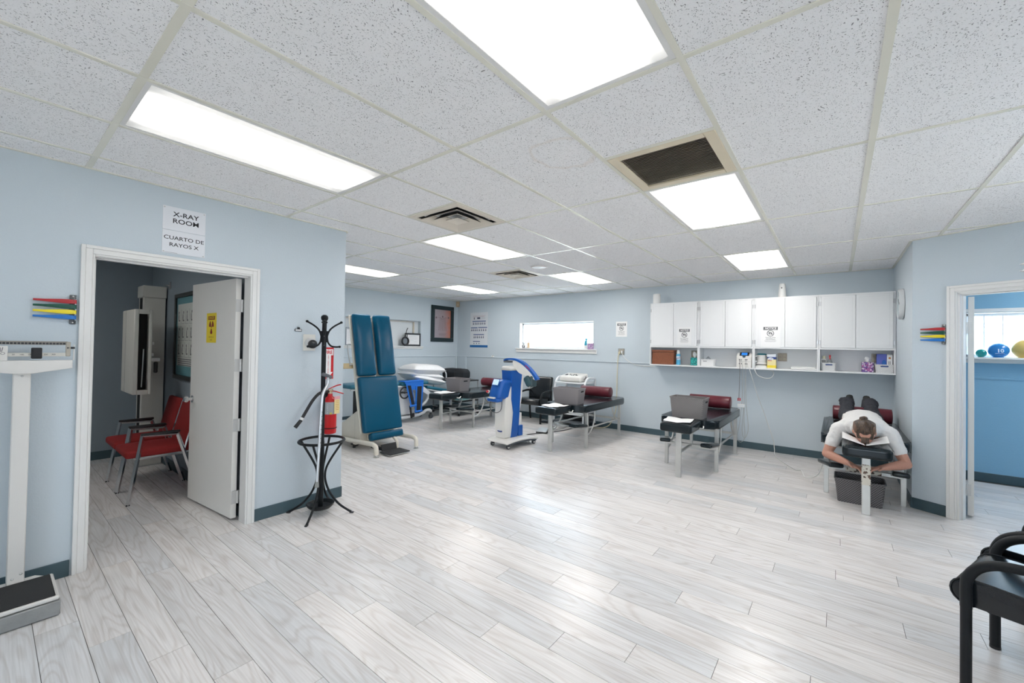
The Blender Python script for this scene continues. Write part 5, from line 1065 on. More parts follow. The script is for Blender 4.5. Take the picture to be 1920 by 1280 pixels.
# coat rack
RX, RY = .245, 2.485
t = thing('coat_rack', 'black tubular coat rack with umbrella ring and curled hooks', 'coat rack', (RX, RY, 0))
lathe_at('pole', [(.022, .05), (.022, .62), (.019, .64), (.019, 1.69), (0, 1.691)], blackmet, t, 16); lathe_at('finial', [(.012, 1.665), (.026, 1.672), (.026, 1.680), (.018, 1.688), (.027, 1.700), (.031, 1.716), (.027, 1.732), (.014, 1.742), (0, 1.744)], blackmet, t, 20)
for k in range(4):
    a = math.radians(-27.4+90*k); R_ = Matrix.Rotation(a, 4, 'Z')
    up = smooth_path([(.022, 0, 1.50), (.026, 0, 1.56), (.045, 0, 1.61), (.085, 0, 1.648), (.138, 0, 1.680)], 5)
    dn = smooth_path([(.022, 0, 1.60), (.024, 0, 1.55), (.032, 0, 1.50), (.058, 0, 1.468), (.095, 0, 1.460), (.126, 0, 1.462)], 5)
    h_ = MB().tube(up, .0075, 10, M=R_).tube(dn, .0075, 10, M=R_); obj('hook', h_, blackmet, t)
    obj('hook_ball', MB().ell((.138, 0, 1.681), (.012, .012, .011), M=R_).ell((.128, 0, 1.462), (.011, .011, .011), M=R_), blackmet, t)
    obj('rivet', MB().ell((.028, 0, 1.555), (.005, .005, .005), M=R_), steel, t)
    a2 = math.radians(45+90*k-4); R2_ = Matrix.Rotation(a2, 4, 'Z')
    lg = smooth_path([(.178, 0, .628), (.145, 0, .575), (.085, 0, .48), (.045, 0, .40), (.034, 0, .33), (.045, 0, .26), (.085, 0, .17), (.155, 0, .085), (.225, 0, .035), (.268, 0, .010)], 5)
    obj('leg', MB().tube(lg, .0095, 10, M=R2_), blackmet, t); obj('foot', MB().rbox((.272, 0, .0062), (.036, .022, .012), .005, 2, 2, M=R2_), blackp, t)
obj('umbrella_ring', MB().tube(circle((0, 0, .635), .183, 40), .0115, 10, closed=True), blackmet, t)
lathe_at('drip_tray', [(.070, .045), (.085, .048), (.108, .070), (.116, .088), (.108, .089), (.085, .066), (.0, .062)], blackmet, t, 32)
t = thing('walking_cane', 'aluminium offset walking cane with a grey grip leaning in the coat rack', 'cane', (0, 0, 0))
cp_ = [(.215, 2.352, 1.20), (.218, 2.352, 1.165), (.208, 2.348, 1.13), (.172, 2.337, 1.075), (.160, 2.332, 1.04), (.148, 2.322, .90), (.125, 2.295, .62)]
alu = mat('aluminium', (.68, .69, .70), .3, .9)
obj('shaft', MB().tube(smooth_path(cp_[:5], 5)+[Vector(cp_[5]), Vector(cp_[6])], .0118, 12), alu, t); obj('lower_shaft', MB().tube([cp_[6], (.092, 2.255, .355)], .0105, 12), alu, t)
obj('grip', MB().tube(smooth_path([(.165, 2.350, 1.228), (.19, 2.352, 1.222), (.225, 2.352, 1.208), (.247, 2.352, 1.196)], 4), [.012]+[.0155]*11+[.013], 12), mat('grey_foam', (.11, .115, .13), .7), t)
obj('rubber_tip', MB().tube([(.0925, 2.2555, .36), (.0895, 2.2525, .315)], [.0135, .0165], 12), mat('grey_rubber', (.26, .27, .26), .7), t)
for i in range(8):
    q = Vector(cp_[4]).lerp(Vector(cp_[6]), .30+.085*i); obj('adjustment_hole', MB().ell(tuple(q+Vector((.001, -.0118, 0))), (.0032, .0016, .0032), 8, 6), dark, t)

# doctor's scale
t = thing('beam_scale', 'white physician beam scale with a black rubber platform', 'scale', (-1.465, 2.40, 0)); sw = mat('scale_white', (.70, .685, .66), .4)
metg = mat('grey_hammered_paint', (.30, .31, .31), .5, .2, bump=(60, .3), var=(18, .25))
obj('base', MB().b2((-.140, -.195, .004), (.140, .165, .082), .006), metg, t); obj('platform_tray', MB().b2((-.136, -.192, .086), (.136, .155, .108), .006), sw, t); obj('platform_mat', MB().b2((-.125, -.180, .107), (.122, .142, .1125), .004), mat('black_rubber_mat', (.022, .022, .022), .75, bump=(300, .3)), t)
obj('base_shoulder', MB().prism([(-.135, .165), (.135, .165), (.07, .255), (-.07, .255)], .004, .085), sw, t)
obj('column', MB().b2((-.040, .205, .085), (.028, .285, 1.30), .004), sw, t)
for x, z in ((-.018, .115), (.014, .135)): obj('bolt', MB().ell((x, .204, z), (.007, .005, .007), 10, 6), steel, t)
obj('bolt', MB().ell((-.005, .204, 1.272), (.006, .004, .006), 10, 6), steel, t)
MY = Matrix(((1, 0, 0, 0), (0, 0, -1, 0), (0, 1, 0, 0), (0, 0, 0, 1)))
obj('beam_support', MB().prism([(-.195, 1.362), (.190, 1.362), (.190, 1.314), (.03, 1.285), (-.035, 1.285), (-.195, 1.314)], -.215, -.175, M=MY, bev=.003), sw, t)
obj('brand_plate', MB().b2((-.195, .170, 1.362), (-.062, .182, 1.445), .002), sw, t); PF = frame((-.122, .1697, 1.402), (1, 0, 0), (0, 0, 1)); text('DETECTO', .021, PF, greyink, t, 1.1, .0); obj('brand_mark', MB().prism([(.030, .035), (.034, .035), (.036, .012), (.034, .008)], 0, .0005, M=PF).prism([(.040, .035), (.044, .035), (.039, .008), (.037, .012)], 0, .0005, M=PF), greyink, t, None)
rail = mat('rail_metal', (.30, .28, .25), .4, .6); rl = mat('rail_plate', (.62, .60, .55), .4, .5)
obj('upper_beam', MB().b2((-.195, .176, 1.453), (.168, .184, 1.474), .001), rail, t)
for i in range(26): obj('graduation', MB().b2((-.19+.0135*i, .1752, 1.4555), (-.1795+.0135*i, .1762, 1.4660)), inkm, t, None)
obj('lower_beam', MB().b2((-.195, .176, 1.385), (.165, .184, 1.406), .001), rl, t)
for i, s_ in enumerate(('0', '50', '100', '150', '200', '250', '300')): text(s_, .0105, frame((-.072+.0305*i, .1757, 1.396), (1, 0, 0), (0, 0, 1)), inkm, t, 1.0, .01, name='numeral')
obj('end_plate', MB().b2((.160, .172, 1.385), (.180, .188, 1.472), .003), mat('end_plate_tan', (.46, .42, .36), .4, .5), t); obj('poise_weight', MB().b2((.024, .160, 1.372), (.066, .196, 1.436), .004), blackp, t); obj('balance_pointer', MB().prism([(.165, 1.440), (.178, 1.436), (.165, 1.431)], -.1715, -.1705, M=MY).b2((.178, .176, 1.430), (.198, .182, 1.442)), inkm, t); obj('pointer_post', MB().b2((.192, .176, 1.362), (.197, .184, 1.455)), sw, t)

# ================================================================== x-ray room
SXR = -.2355
t = thing('xray_wall_stand', 'beige x-ray wall stand column with a cassette holder', 'x-ray stand', (0, 0, 0))
obj('column', MB().b2((-.455, 5.375, 0), (-.252, 5.62, 2.02), .004), beigem, t); obj('column_cap', MB().b2((-.468, 5.355, 2.005), (-.246, 5.64, 2.145), .006), beigem, t); obj('rail_slot', MB().b2((-.458, 5.44, .05), (-.452, 5.56, 2.0)), dark, t, None); obj('base_plate', MB().b2((-.475, 5.36, 0), (-.245, 5.64, .012)), steel, t, None)
obj('carriage', MB().b2((-.50, 5.05, 1.15), (-.455, 5.50, 1.45), .004), mat('carriage_grey', (.30, .30, .29), .5), t)
obj('cassette_holder', MB().b2((-.66, 4.62, .925), (-.622, 5.20, 1.815), .006).b2((-.622, 4.62, .925), (-.54, 4.66, .97)).b2((-.622, 4.62, 1.77), (-.54, 4.66, 1.815)).b2((-.54, 4.62, .925), (-.515, 5.20, 1.815), .004).b2((-.622, 5.16, .925), (-.54, 5.20, 1.815)), beigem, t)
obj('cassette_slot', MB().b2((-.618, 4.70, .97), (-.542, 5.10, 1.77)), dark, t, None); obj('slot_spring', MB().tube([(-.585, 4.655, 1.0), (-.575, 4.655, 1.4)], .006, 8), steel, t)
for z in (1.46, 1.34): obj('latch', MB().rbox((-.505, 4.68, z), (.03, .04, .03), .005, 2, 2), whitep, t)
obj('control_handle', MB().b2((-.515, 4.74, 1.265), (-.42, 4.80, 1.300), .004), whitep, t); obj('handle_grip', MB().rbox((-.45, 4.77, 1.20), (.035, .035, .12), .012, 2, 2), blackp, t)
obj('seam', MB().b2((-.6608, 5.02, .93), (-.6598, 5.025, 1.81)), greyink, t, None)
t = thing('wall_bracket', 'small grey bracket on the wall behind the x-ray column', 'bracket', (SXR, 5.27, 2.16)); obj('bracket_plate', MB().b2((-.006, -.04, -.04), (0, .04, .04), .001), steel, t); obj('bracket_pin', MB().cyl((-.04, .01, 0), (0, .01, 0), .008, n=8), steel, t)
t, F = picture('framed_chart', 'black framed teal edged exercise chart partly hidden by the open door', (SXR, 4.46, 1.545), .96, .96, .045, .03, mat('dark_frame', (.025, .03, .03), .4), mat('chart_teal', (.12, .30, .34), .4), right=(0, -1, 0))
obj('chart_sheet', MB().b2((-.385, -.33, .013), (.385, .36, .0145), M=F), mat('chart_cream', (.62, .64, .60), .5), t, None)
for i in range(3):
    for j in range(5):
        x = -.34+.15*j; y = .22-.185*i; obj('exercise_cell', MB().b2((x-.062, y-.082, .0145), (x+.062, y-.079, .015), M=F).b2((x-.063, y-.08, .0145), (x-.060, y+.082, .015), M=F), greyink, t, None)
        obj('exercise_figure', MB().ell((x+.02*((i+j) % 2), y+.045, .015), (.014, .016, .001), 10, 6, M=F).ell((x, y-.01, .015), (.012, .045, .001), 10, 6, M=F).ell((x+.02, y-.045, .015), (.03, .009, .001), 10, 6, M=F), greyink, t)
for i in range(4): obj('text_line', MB().b2((-.34, -.26-.022*i, .0145), (.34-.05*i, -.25-.022*i, .015), M=F), greyink, t, None)
def red_chair(label, y):
    t = thing('red_chair', label, 'chair', (-.53, y, 0), 0, 'red fabric chairs with chrome legs')
    obj('seat', MB().rbox((-.045, 0, .448), (.47, .47, .065), .022, 3, 4, (0, 0, .012)), redf, t)
    BF = Matrix.Translation((.215, 0, .665)) @ Matrix.Rotation(math.radians(13), 4, 'Y'); obj('backrest', MB().rbox((0, 0, 0), (.05, .47, .42), .02, 3, 4, (.008, 0, 0), M=BF), redf, t)
    for s in (-1, 1):
        yy = s*.245; def_ = .011
        obj('front_leg', MB().tube([(-.255, yy, .0), (-.165, yy, .622)], .0165, 4), chrome, t); obj('rear_leg', MB().tube([(.265, yy, .0), (.090, yy, .605)], .0165, 4), chrome, t)
        obj('arm_rail', MB().tube([(-.170, yy, .613), (.095, yy, .598)], .0165, 4), chrome, t); obj('armrest', MB().rbox((-.035, yy, .624), (.29, .034, .022), .009, 2, 2, M=Matrix.Translation((0, 0, 0))), blackp, t)
        obj('seat_rail', MB().tube([(-.225, yy*.98, .408), (.235, yy*.98, .408)], .0125, 4), chrome, t); obj('back_post', MB().tube([(.140, yy*.97, .41), (.258, yy*.97, .86)], .010, 4), chrome, t); obj('foot_cap', MB().rbox((-.256, yy, .006), (.026, .026, .012), .003, 1, 1).rbox((.266, yy, .006), (.026, .026, .012), .003, 1, 1), blackp, t)
    obj('cross_rail', MB().tube([(-.21, -.24, .408), (-.21, .24, .408)], .010, 4).tube([(.2, -.24, .408), (.2, .24, .408)], .010, 4), chrome, t); return t
red_chair('red chair with chrome legs nearer the open x-ray room door', 4.165); red_chair('red chair with chrome legs in front of the x-ray column', 4.690)

# ================================================================== exercise room
def ball(name, label, y, x, rx, ry, rz, m, sheen=.12):
    t = thing(name, label, 'ball', (x, y, 1.4612)); obj('ball_skin', MB().ell((0, 0, rz*.90), (rx, ry, rz*.96), 28, 18), m, t); obj('ball_plug', MB().ell((-rx*.55, -ry*.70, rz*1.1), (.006, .006, .006), 8, 6), mat('plug_dark', (.05, .05, .06), .4), t); obj('flat_base', MB().cyl((0, 0, .0), (0, 0, .006), ry*.5, n=20), m, t); return t
ball('exercise_ball', 'small teal exercise ball on the sill of the exercise room window', -2.42, 5.64, .045, .047, .052, mat('teal_ball', (.01, .30, .30), .2, coat=.5))
tb = ball('exercise_ball', 'blue exercise ball marked 10 on the sill of the exercise room window', -2.556, 5.645, .070, .088, .090, mat('blue_ball', (.02, .22, .60), .25, coat=.4))
text('10', .055, frame((-.0755, 0.0, .075), (0, -1, 0), (.12, 0, 1)), mat('pale_blue_print', (.55, .72, .88), .5), tb, 1.0, .04); obj('small_print', MB().b2((-.070, -.035, .042), (-.066, .040, .047)), mat('pale_blue_print', (.55, .72, .88), .5), tb, None)
ball('exercise_ball', 'yellow exercise ball cut by the frame edge on the window sill', -2.755, 5.65, .085, .105, .112, mat('yellow_ball', (.72, .52, .16), .25, coat=.4))

# ================================================================== upright blue hi-lo table
t = thing('upright_table', 'tall blue upholstered hi-lo treatment table standing upright on a cream base', 'treatment table', (0, 0, 0))
HF = frame((1.64, 4.005, .265), (1, 0, 0), (0, .2107, .9775))
def pad(name, x0, x1, y0, y1, d=.085, r=.03, z=0, puff=.012, taper=0):
    def fn(p): return p
    return obj(name, MB().rbox(((x0+x1)/2, (y0+y1)/2, z-d/2), (x1-x0, y1-y0, d), r, 4, 8, (0, 0, puff), M=HF), bluev, t)
pad('main_pad', 0, .635, .0, .785); pad('leg_pad', -.003, .297, .800, 1.715, r=.04, puff=.03); pad('leg_pad', .338, .632, .800, 1.715, r=.04, puff=.03); pad('foot_pad', .085, .625, -.118, -.012, .10, .03, .02)
obj('pad_frame', MB().b2((-.018, .0, -.115), (.653, .79, -.085), .004, HF).b2((-.018, .79, -.112), (.300, 1.70, -.088), .004, HF).b2((.335, .79, -.112), (.650, 1.70, -.088), .004, HF).b2((.08, -.10, -.09), (.63, -.02, -.075), .003, HF), creamm, t)
obj('back_board', MB().b2((-.145, .93, -.17), (.60, 1.005, -.14), .003, HF), mat('varnished_board', (.56, .44, .25), .4, var=(9, .12)), t)
obj('grab_handle', MB().tube([HF @ Vector(p) for p in smooth_path([(-.01, 1.27, -.10), (-.05, 1.275, -.12), (-.062, 1.24, -.13), (-.045, 1.00, -.13), (-.02, .985, -.11)], 5)], .008, 8), steel, t); obj('release_lever', MB().tube([HF @ Vector((-.05, 1.0, -.13)), HF @ Vector((-.052, .955, -.13))], .005, 8), steel, t)
WX = Matrix(((0, 0, 1, 0), (1, 0, 0, 0), (0, 1, 0, 0), (0, 0, 0, 1)))       # prism plane y-z, extruded along x
obj('motor_housing', MB().prism([(4.165, .13), (4.175, .595), (4.60, .345), (5.02, .22), (5.02, .13)], 1.665, 2.235, M=WX, bev=.006), creamm, t)
obj('housing_seam', MB().b2((1.6645, 4.30, .14), (1.6655, 4.304, .52)), mat('dark_cream', (.40, .37, .31), .6), t, None)  # seam drawn as a thin strip of darker cream
for x in (1.615, 2.275):
    obj('base_beam', MB().tube(smooth_path([(x, 5.0, .115), (x, 4.4, .130), (x, 3.86, .152), (x, 3.76, .150), (x, 3.705, .125), (x, 3.695, .03)], 5), .031, 10), creamm, t); obj('levelling_foot', MB().lathe([(.036, 0), (.036, .006), (.014, .012), (.012, .04), (0, .041)], 18, M=Matrix.Translation((x, 3.695, 0))), steel, t)
    obj('levelling_foot', MB().lathe([(.036, 0), (.036, .006), (.014, .012), (.012, .1), (0, .101)], 18, M=Matrix.Translation((x, 4.96, 0))), steel, t)
obj('cross_beam', MB().b2((1.60, 4.92, .09), (2.29, 4.99, .15), .006).b2((1.60, 4.18, .09), (2.29, 4.24, .15), .006), creamm, t)
obj('strut', MB().tube(smooth_path([(2.11, 4.16, .19), (2.105, 4.05, .17), (2.10, 3.92, .10), (2.095, 3.905, 0.003)], 5), .022, 8), creamm, t)
obj('foot_plate', MB().b2((1.735, 3.56, .020), (2.06, 3.80, .034), .004).prism([(3.795, .02), (3.83, .115), (3.84, .112), (3.81, .02)], 1.78, 2.02, M=WX), mat('black_grip', (.02, .02, .022), .7, bump=(200, .3)), t); obj('plate_edge', MB().b2((1.73, 3.553, .014), (2.065, 3.80, .0205), .003), steel, t)
obj('plate_arm', MB().b2((1.86, 3.80, .0), (1.92, 4.2, .03), .004), blackmet, t); obj('foot_pedal', MB().rbox((1.70, 4.36, .05), (.05, .14, .03), .012, 2, 2).b2((1.69, 4.36, 0), (1.72, 4.39, .05)), blackp, t)

# ================================================================== flexion table with pillows along the far wall
t = thing('flexion_table', 'teal padded traction table with a white jointed frame by the far wall', 'treatment table', (0, 0, 0)); wf = mat('white_frame_enamel', (.74, .76, .78), .35)
obj('head_pad', MB().rbox((2.72, 5.62, .757), (1.00, .50, .07), .03, 3, 5, (0, 0, .006)), bluev2, t); obj('waist_pad', MB().rbox((3.60, 5.62, .745), (.66, .50, .07), .03, 3, 5, (0, 0, .006)), bluev2, t)
LF = frame((3.93, 5.62, .66), (.965, 0, -.20), (0, 1, 0)); obj('leg_pad', MB().rbox((.32, 0, -.01), (.70, .46, .06), .025, 3, 5, M=LF), bluev2, t); obj('leg_rail', MB().b2((0, -.22, -.065), (.62, -.19, -.045), .003, LF), wf, t); obj('leg_rail', MB().b2((0, .19, -.065), (.62, .22, -.045), .003, LF), wf, t)
obj('pad_rail', MB().b2((2.25, 5.40, .690), (3.9, 5.44, .715), .004).b2((2.25, 5.80, .690), (3.9, 5.84, .715), .004), wf, t)
obj('lift_arm', MB().prism([(3.70, .68), (3.84, .665), (4.10, .47), (4.06, .43), (3.80, .57)], -5.46, -5.41, M=MY, bev=.006), wf, t); obj('lift_arm', MB().prism([(3.70, .68), (3.84, .665), (4.10, .47), (4.06, .43), (3.80, .57)], -5.83, -5.78, M=MY, bev=.006), wf, t)
for y in (5.43, 5.80): obj('curved_leg', MB().tube(smooth_path([(3.96, y, .49), (3.95, y, .42), (3.88, y, .34), (3.78, y, .29), (3.66, y, .26), (3.6, y, .12)], 5), .026, 8), wf, t)
obj('pedestal', MB().rbox((3.42, 5.62, .42), (.42, .34, .56), .04, 3, 3), wf, t); obj('base_rail', MB().tube(smooth_path([(2.32, 5.46, .115), (3.0, 5.46, .10), (3.6, 5.46, .095), (3.85, 5.46, .13), (3.93, 5.46, .175), (4.03, 5.46, .175), (4.07, 5.46, .14)], 5), .030, 8).tube([(2.32, 5.80, .115), (3.6, 5.80, .095), (4.05, 5.80, .14)], .030, 8).tube([(2.36, 5.46, .11), (2.36, 5.80, .11)], .028, 8), wf, t)
for x, y in ((4.07, 5.46), (4.07, 5.80), (2.34, 5.46), (2.34, 5.80)): obj('caster', MB().cyl((x, y-.018, .048), (x, y+.018, .048), .047, n=18).b2((x-.02, y-.026, .05), (x+.02, y+.026, .12), .004), mat('dark_caster', (.06, .065, .07), .5), t)
obj('hand_wheel', MB().tube(circle((3.33, 5.36, .585), .105, 24, 'y'), .014, 8, closed=True).tube([(3.33, 5.36, .585), (3.33, 5.45, .585)], .02, 8).tube([(3.225, 5.36, .585), (3.435, 5.36, .585)], .009, 6), blackp, t)
obj('hanging_strap', MB().tube(smooth_path([(2.40, 5.34, .775), (2.385, 5.325, .72), (2.38, 5.33, .5), (2.385, 5.34, .22)], 5), .022, 8, flat=.25), mat('black_webbing', (.02, .02, .022), .8), t); obj('strap_buckle', MB().box((2.385, 5.338, .17), (.06, .02, .10), 0, .004), steel, t); obj('post', MB().b2((2.44, 5.58, .10), (2.49, 5.66, .70), .004), blackmet, t)
def pillow(label, loc, d, rot):
    nx, ny = 22, 16; vs = []; fs = []
    for sgn in (1, -1):
        for i in range(nx+1):
            for j in range(ny+1):
                u, v = 2*i/nx-1, 2*j/ny-1; k = max(0, (1-u**4)*(1-v**4))**.55; pin = 1-.07*(1-abs(u))*abs(v)-.07*(1-abs(v))*abs(u)
                w = 1+.10*noise.noise(Vector((u*2.2+loc[0], v*2.2, sgn*3+loc[2]*9)))
                vs.append((u*d[0]/2*(1-.08*(1-u*u)*v*v), v*d[1]/2*(1-.08*(1-v*v)*u*u), sgn*d[2]/2*k*w))
    N = (nx+1)*(ny+1)
    for s_ in range(2):
        for i in range(nx):
            for j in range(ny): a = s_*N+i*(ny+1)+j; q = (a, a+ny+1, a+ny+2, a+1); fs.append(q if s_ == 0 else q[::-1])
    b_ = bmesh.new(); m_ = MB().add(vs, fs); me = bpy.data.meshes.new('p'); me.from_pydata([tuple(v) for v in m_.v], [], m_.f); b_.from_mesh(me); bmesh.ops.remove_doubles(b_, verts=b_.verts, dist=.0004); o_ = MB().bm(b_)
    o = obj('pillow', o_, mat('white_pillowcase', (.78, .78, .79), .8, bump=(14, .5, .01))); o.location = loc; o.rotation_euler = rot; return tag(o, label, 'pillow', 'stacked white pillows')
pillow('lowest white pillow of the stack, drooping over the table end', (4.10, 5.74, .775), (.84, .54, .17), (0, math.radians(11), .03)); pillow('middle white pillow of the stack on the traction table', (4.04, 5.76, .865), (.86, .54, .16), (0, math.radians(7), -.04)); pillow('topmost plump white pillow of the stack', (4.06, 5.74, .985), (.86, .56, .23), (0, math.radians(3), .02))
# traction harness
t = thing('traction_harness', 'bright blue traction harness with black straps hanging from the teal table', 'harness', (0, 0, 0)); hb = mat('harness_blue', (.015, .16, .62), .7); wbm = mat('black_webbing', (.02, .02, .022), .8)
YH = 5.335
def strip(x0, x1, z0, z1, x2, x3, y, th=.012): return MB().add([(x0, y, z0), (x1, y, z0), (x3, y, z1), (x2, y, z1), (x0, y+th, z0), (x1, y+th, z0), (x3, y+th, z1), (x2, y+th, z1)], [(0, 1, 2, 3), (7, 6, 5, 4), (0, 4, 5, 1), (1, 5, 6, 2), (2, 6, 7, 3), (3, 7, 4, 0)])
obj('top_panel', MB().box((3.53, 5.42, .795), (.46, .19, .016), 0, .004).add(*[ (lambda m: (m.v, m.f))(strip(3.30, 3.76, .79, .63, 3.42, 3.755, YH))[k] for k in range(2)]), hb, t)
obj('strap_panel', strip(3.33, 3.46, .73, .31, 3.45, 3.555, YH-.014), hb, t); obj('strap_panel', strip(3.565, 3.745, .70, .20, 3.545, 3.715, YH-.016), hb, t)
obj('strap', strip(3.362, 3.435, .72, .325, 3.475, 3.54, YH-.019, .006), wbm, t); obj('strap', strip(3.595, 3.70, .69, .22, 3.585, 3.68, YH-.021, .006), wbm, t)
obj('strap_roll', MB().tube([(3.43, YH-.02, .325), (3.57, YH-.02, .33)], .020, 10), hb, t); obj('strap_roll', MB().tube([(3.545, YH-.02, .205), (3.72, YH-.02, .21)], .020, 10), hb, t)
obj('loose_strap', strip(3.42, 3.46, .33, .09, 3.46, 3.50, YH-.005, .008), wbm, t); obj('buckle', MB().box((3.49, YH-.02, .28), (.05, .014, .07), 0, .004), steel, t); obj('buckle', MB().rbox((3.52, YH+.01, .14), (.07, .03, .08), .012, 2, 2), blackp, t)
# trolley with bag
t = thing('utility_trolley', 'black shelved utility trolley with a white grab bar in the far corner', 'trolley', (0, 0, 0))
for z in (.735, .30, .12): obj('shelf', MB().b2((4.62, 5.20, z-.012), (5.22, 6.05, z+.012), .005), blackp, t)
for z in (.330, .150): obj('shelf_rail', MB().tube([(4.62, 5.20, z), (4.62, 6.05, z)], .008, 6).tube([(4.62, 5.20, z), (5.22, 5.20, z)], .008, 6), steel, t)
for x in (4.635, 5.205):
    for y in (5.215, 6.035): obj('upright', MB().tube([(x, y, .06), (x, y, .74)], .013, 8), mat('grey_upright', (.30, .32, .34), .45), t); obj('caster', MB().cyl((x, y-.012, .028), (x, y+.012, .028), .028, n=14), blackp, t)
obj('grab_bar', MB().tube(smooth_path([(4.66, 5.90, .745), (4.66, 5.90, .86), (4.66, 5.86, .925), (4.66, 5.78, .94), (4.66, 5.70, .925), (4.66, 5.66, .86), (4.66, 5.66, .745)], 4), .013, 8), wf, t)
t = thing('duffel_bag', 'black zipped duffel bag on top of the utility trolley', 'bag', (4.94, 5.64, .7475)); bagm = mat('black_bag_cloth', (.014, .017, .021), .75, bump=(70, .4))
obj('bag_body', MB().rbox((0, 0, .115), (.30, .66, .23), .08, 4, 5, (.01, .015, .012)), bagm, t); obj('bag_strap', MB().tube(smooth_path([(-.155, -.12, .03), (-.158, -.115, .15), (-.10, -.11, .235), (.05, -.11, .238)], 5), .014, 8, flat=.4), wbm, t); obj('bag_strap', MB().tube(smooth_path([(-.155, .12, .03), (-.158, .115, .15), (-.10, .11, .235), (.05, .11, .238)], 5), .014, 8, flat=.4), wbm, t)
t = thing('teal_box', 'pale teal box on the middle shelf of the utility trolley', 'box', (4.86, 5.36, .3125)); obj('carton', MB().box((0, 0, .10), (.26, .20, .20), 0, .004), mat('pale_teal_print', (.20, .48, .50), .5), t); obj('carton_flap', MB().box((0, .105, .19), (.24, .012, .02), 0, .003), mat('navy_print', (.02, .05, .22), .5), t)
t = thing('black_tray', 'black plastic tray with steel trim on the trolley shelf', 'tray', (4.92, 5.78, .3125)); obj('tray_body', basket_mb(.40, .46, .09, .06), blackp, t, 30); obj('tray_trim', MB().tube([(-.2, -.23, .092), (.2, -.23, .092), (.2, .23, .092), (-.2, .23, .092)], .006, 6, closed=True), steel, t)

# ================================================================== blue and white laser machine
t = thing('laser_machine', 'blue and white wheeled therapy laser with an arched arm', 'medical device', (0, 0, 0))
MR = Matrix.Translation((3.40, 2.80, 0)) @ Matrix.Rotation(math.radians(-6), 4, 'Z')
def base_fn(p):
    x, y, z = p; return (x, y, z-.028*(abs(x+.02)/.34)**2)
obj('base_plate', MB().rbox((0, 0, .115), (.68, .43, .030), .014, 3, 10, M=MR, fn=base_fn), machw, t)
obj('base_skirt', MB().rbox((.03, 0, .090), (.60, .40, .036), .016, 3, 10, M=MR, fn=base_fn), mat('machine_grey', (.09, .105, .12), .45), t)
for x in (-.27, .29):
    for y in (-.165, .165): obj('caster', MB().cyl((x, y-.013, .033), (x, y+.013, .033), .032, n=18, M=MR).b2((x-.016, y-.020, .035), (x+.016, y+.020, .075), .004, MR), mat('dark_caster', (.06, .065, .07), .5), t); obj('caster_hub', MB().cyl((x, y-.0145, .033), (x, y+.0145, .033), .018, n=14, M=MR), machw, t)
# column: side profile (x across depth, z up) with front white shell and blue flank
def prof(zs, x0s, x1s): return [(x, z) for x, z in zip(x0s, zs)] + [(x, z) for x, z in list(zip(x1s, zs))[::-1]]
zs = [.125, .30, .50, .70, .90, 1.05, 1.145]
MCOL = MR @ MY
obj('front_shell', MB().prism(prof(zs[:5], [-.215, -.225, -.23, -.215, -.17], [.02, .035, .05, .05, .04]), -.045, .165, M=MR @ Matrix(((1, 0, 0, 0), (0, 0, 1, 0), (0, 1, 0, 0), (0, 0, 0, 1))), bev=.022), machw, t)
obj('side_flank', MB().prism(prof(zs, [-.10, -.075, -.055, -.10, -.10, -.11, -.13], [.035, .06, .075, .085, .095, .115, .14]), -.060, .148, M=MR @ Matrix(((1, 0, 0, 0), (0, 0, 1, 0), (0, 1, 0, 0), (0, 0, 0, 1))), bev=.012), bluep, t)
obj('rear_shell', MB().prism(prof(zs[2:], [.05, .06, .07, .09, .11], [.10, .125, .15, .165, .175]), -.050, .140, M=MR @ Matrix(((1, 0, 0, 0), (0, 0, 1, 0), (0, 1, 0, 0), (0, 0, 0, 1))), bev=.02), machw, t)
obj('rear_box', MB().box((.095, -.01, .215), (.10, .12, .16), 0, .006, MR), bluep, t); obj('rear_post', MB().box((.11, -.01, .38), (.06, .07, .20), 0, .004, MR), machw, t)
obj('top_cap', MB().rbox((.0, .044, 1.165), (.28, .205, .06), .028, 3, 4, M=MR), machw, t); obj('cap_trim', MB().rbox((.0, .044, 1.138), (.27, .212, .012), .005, 2, 3, M=MR), mat('cream_trim', (.62, .58, .46), .4), t)
def head_fn(p):
    x, y, z = p; k = (z-.70)/.30; return (x+.10*max(0, k)**1.6, y, z)
obj('console', MB().rbox((-.255, .065, .85), (.24, .235, .29), .055, 4, 6, M=MR, fn=head_fn), bluep, t)
CFm = MR @ frame((-.305, .065, .955), (0, -1, 0), (.42, 0, .9)); obj('screen_bezel', MB().box((0, 0, .012), (.145, .105, .008), 0, .003, CFm), mat('bezel_blue', (.02, .13, .42), .3), t); obj('screen', MB().box((0, 0, .0165), (.115, .085, .003), M=CFm), mat('lit_white_screen', (.62, .80, .88), .3, emit=.35), t, None)
for i in range(3): obj('screen_line', MB().box((0, .022-.02*i, .0185), (.08, .004, .001), M=CFm), mat('screen_ink', (.2, .4, .55), .5), t, None)
obj('tray_lip', MB().rbox((-.335, .065, .70), (.13, .22, .055), .024, 3, 4, M=MR), bluep, t); obj('tray_recess', MB().rbox((-.392, .065, .735), (.05, .12, .022), .01, 2, 2, M=MR), machw, t)
obj('stop_button', MB().cyl((-.375, .165, .815), (-.40, .172, .822), .018, n=16, M=MR), redp, t); obj('stop_collar', MB().cyl((-.365, .163, .813), (-.380, .167, .817), .024, n=16, M=MR), machw, t)
obj('logo_plate', MB().ell((-.226, .06, .225), (.004, .055, .014), 18, 8, M=MR), mat('navy_print', (.02, .05, .22), .5), t); obj('logo_bar', MB().box((-.228, .07, .236), (.006, .07, .008), M=MR), mat('label_white', (.75, .79, .83), .4), t, None)
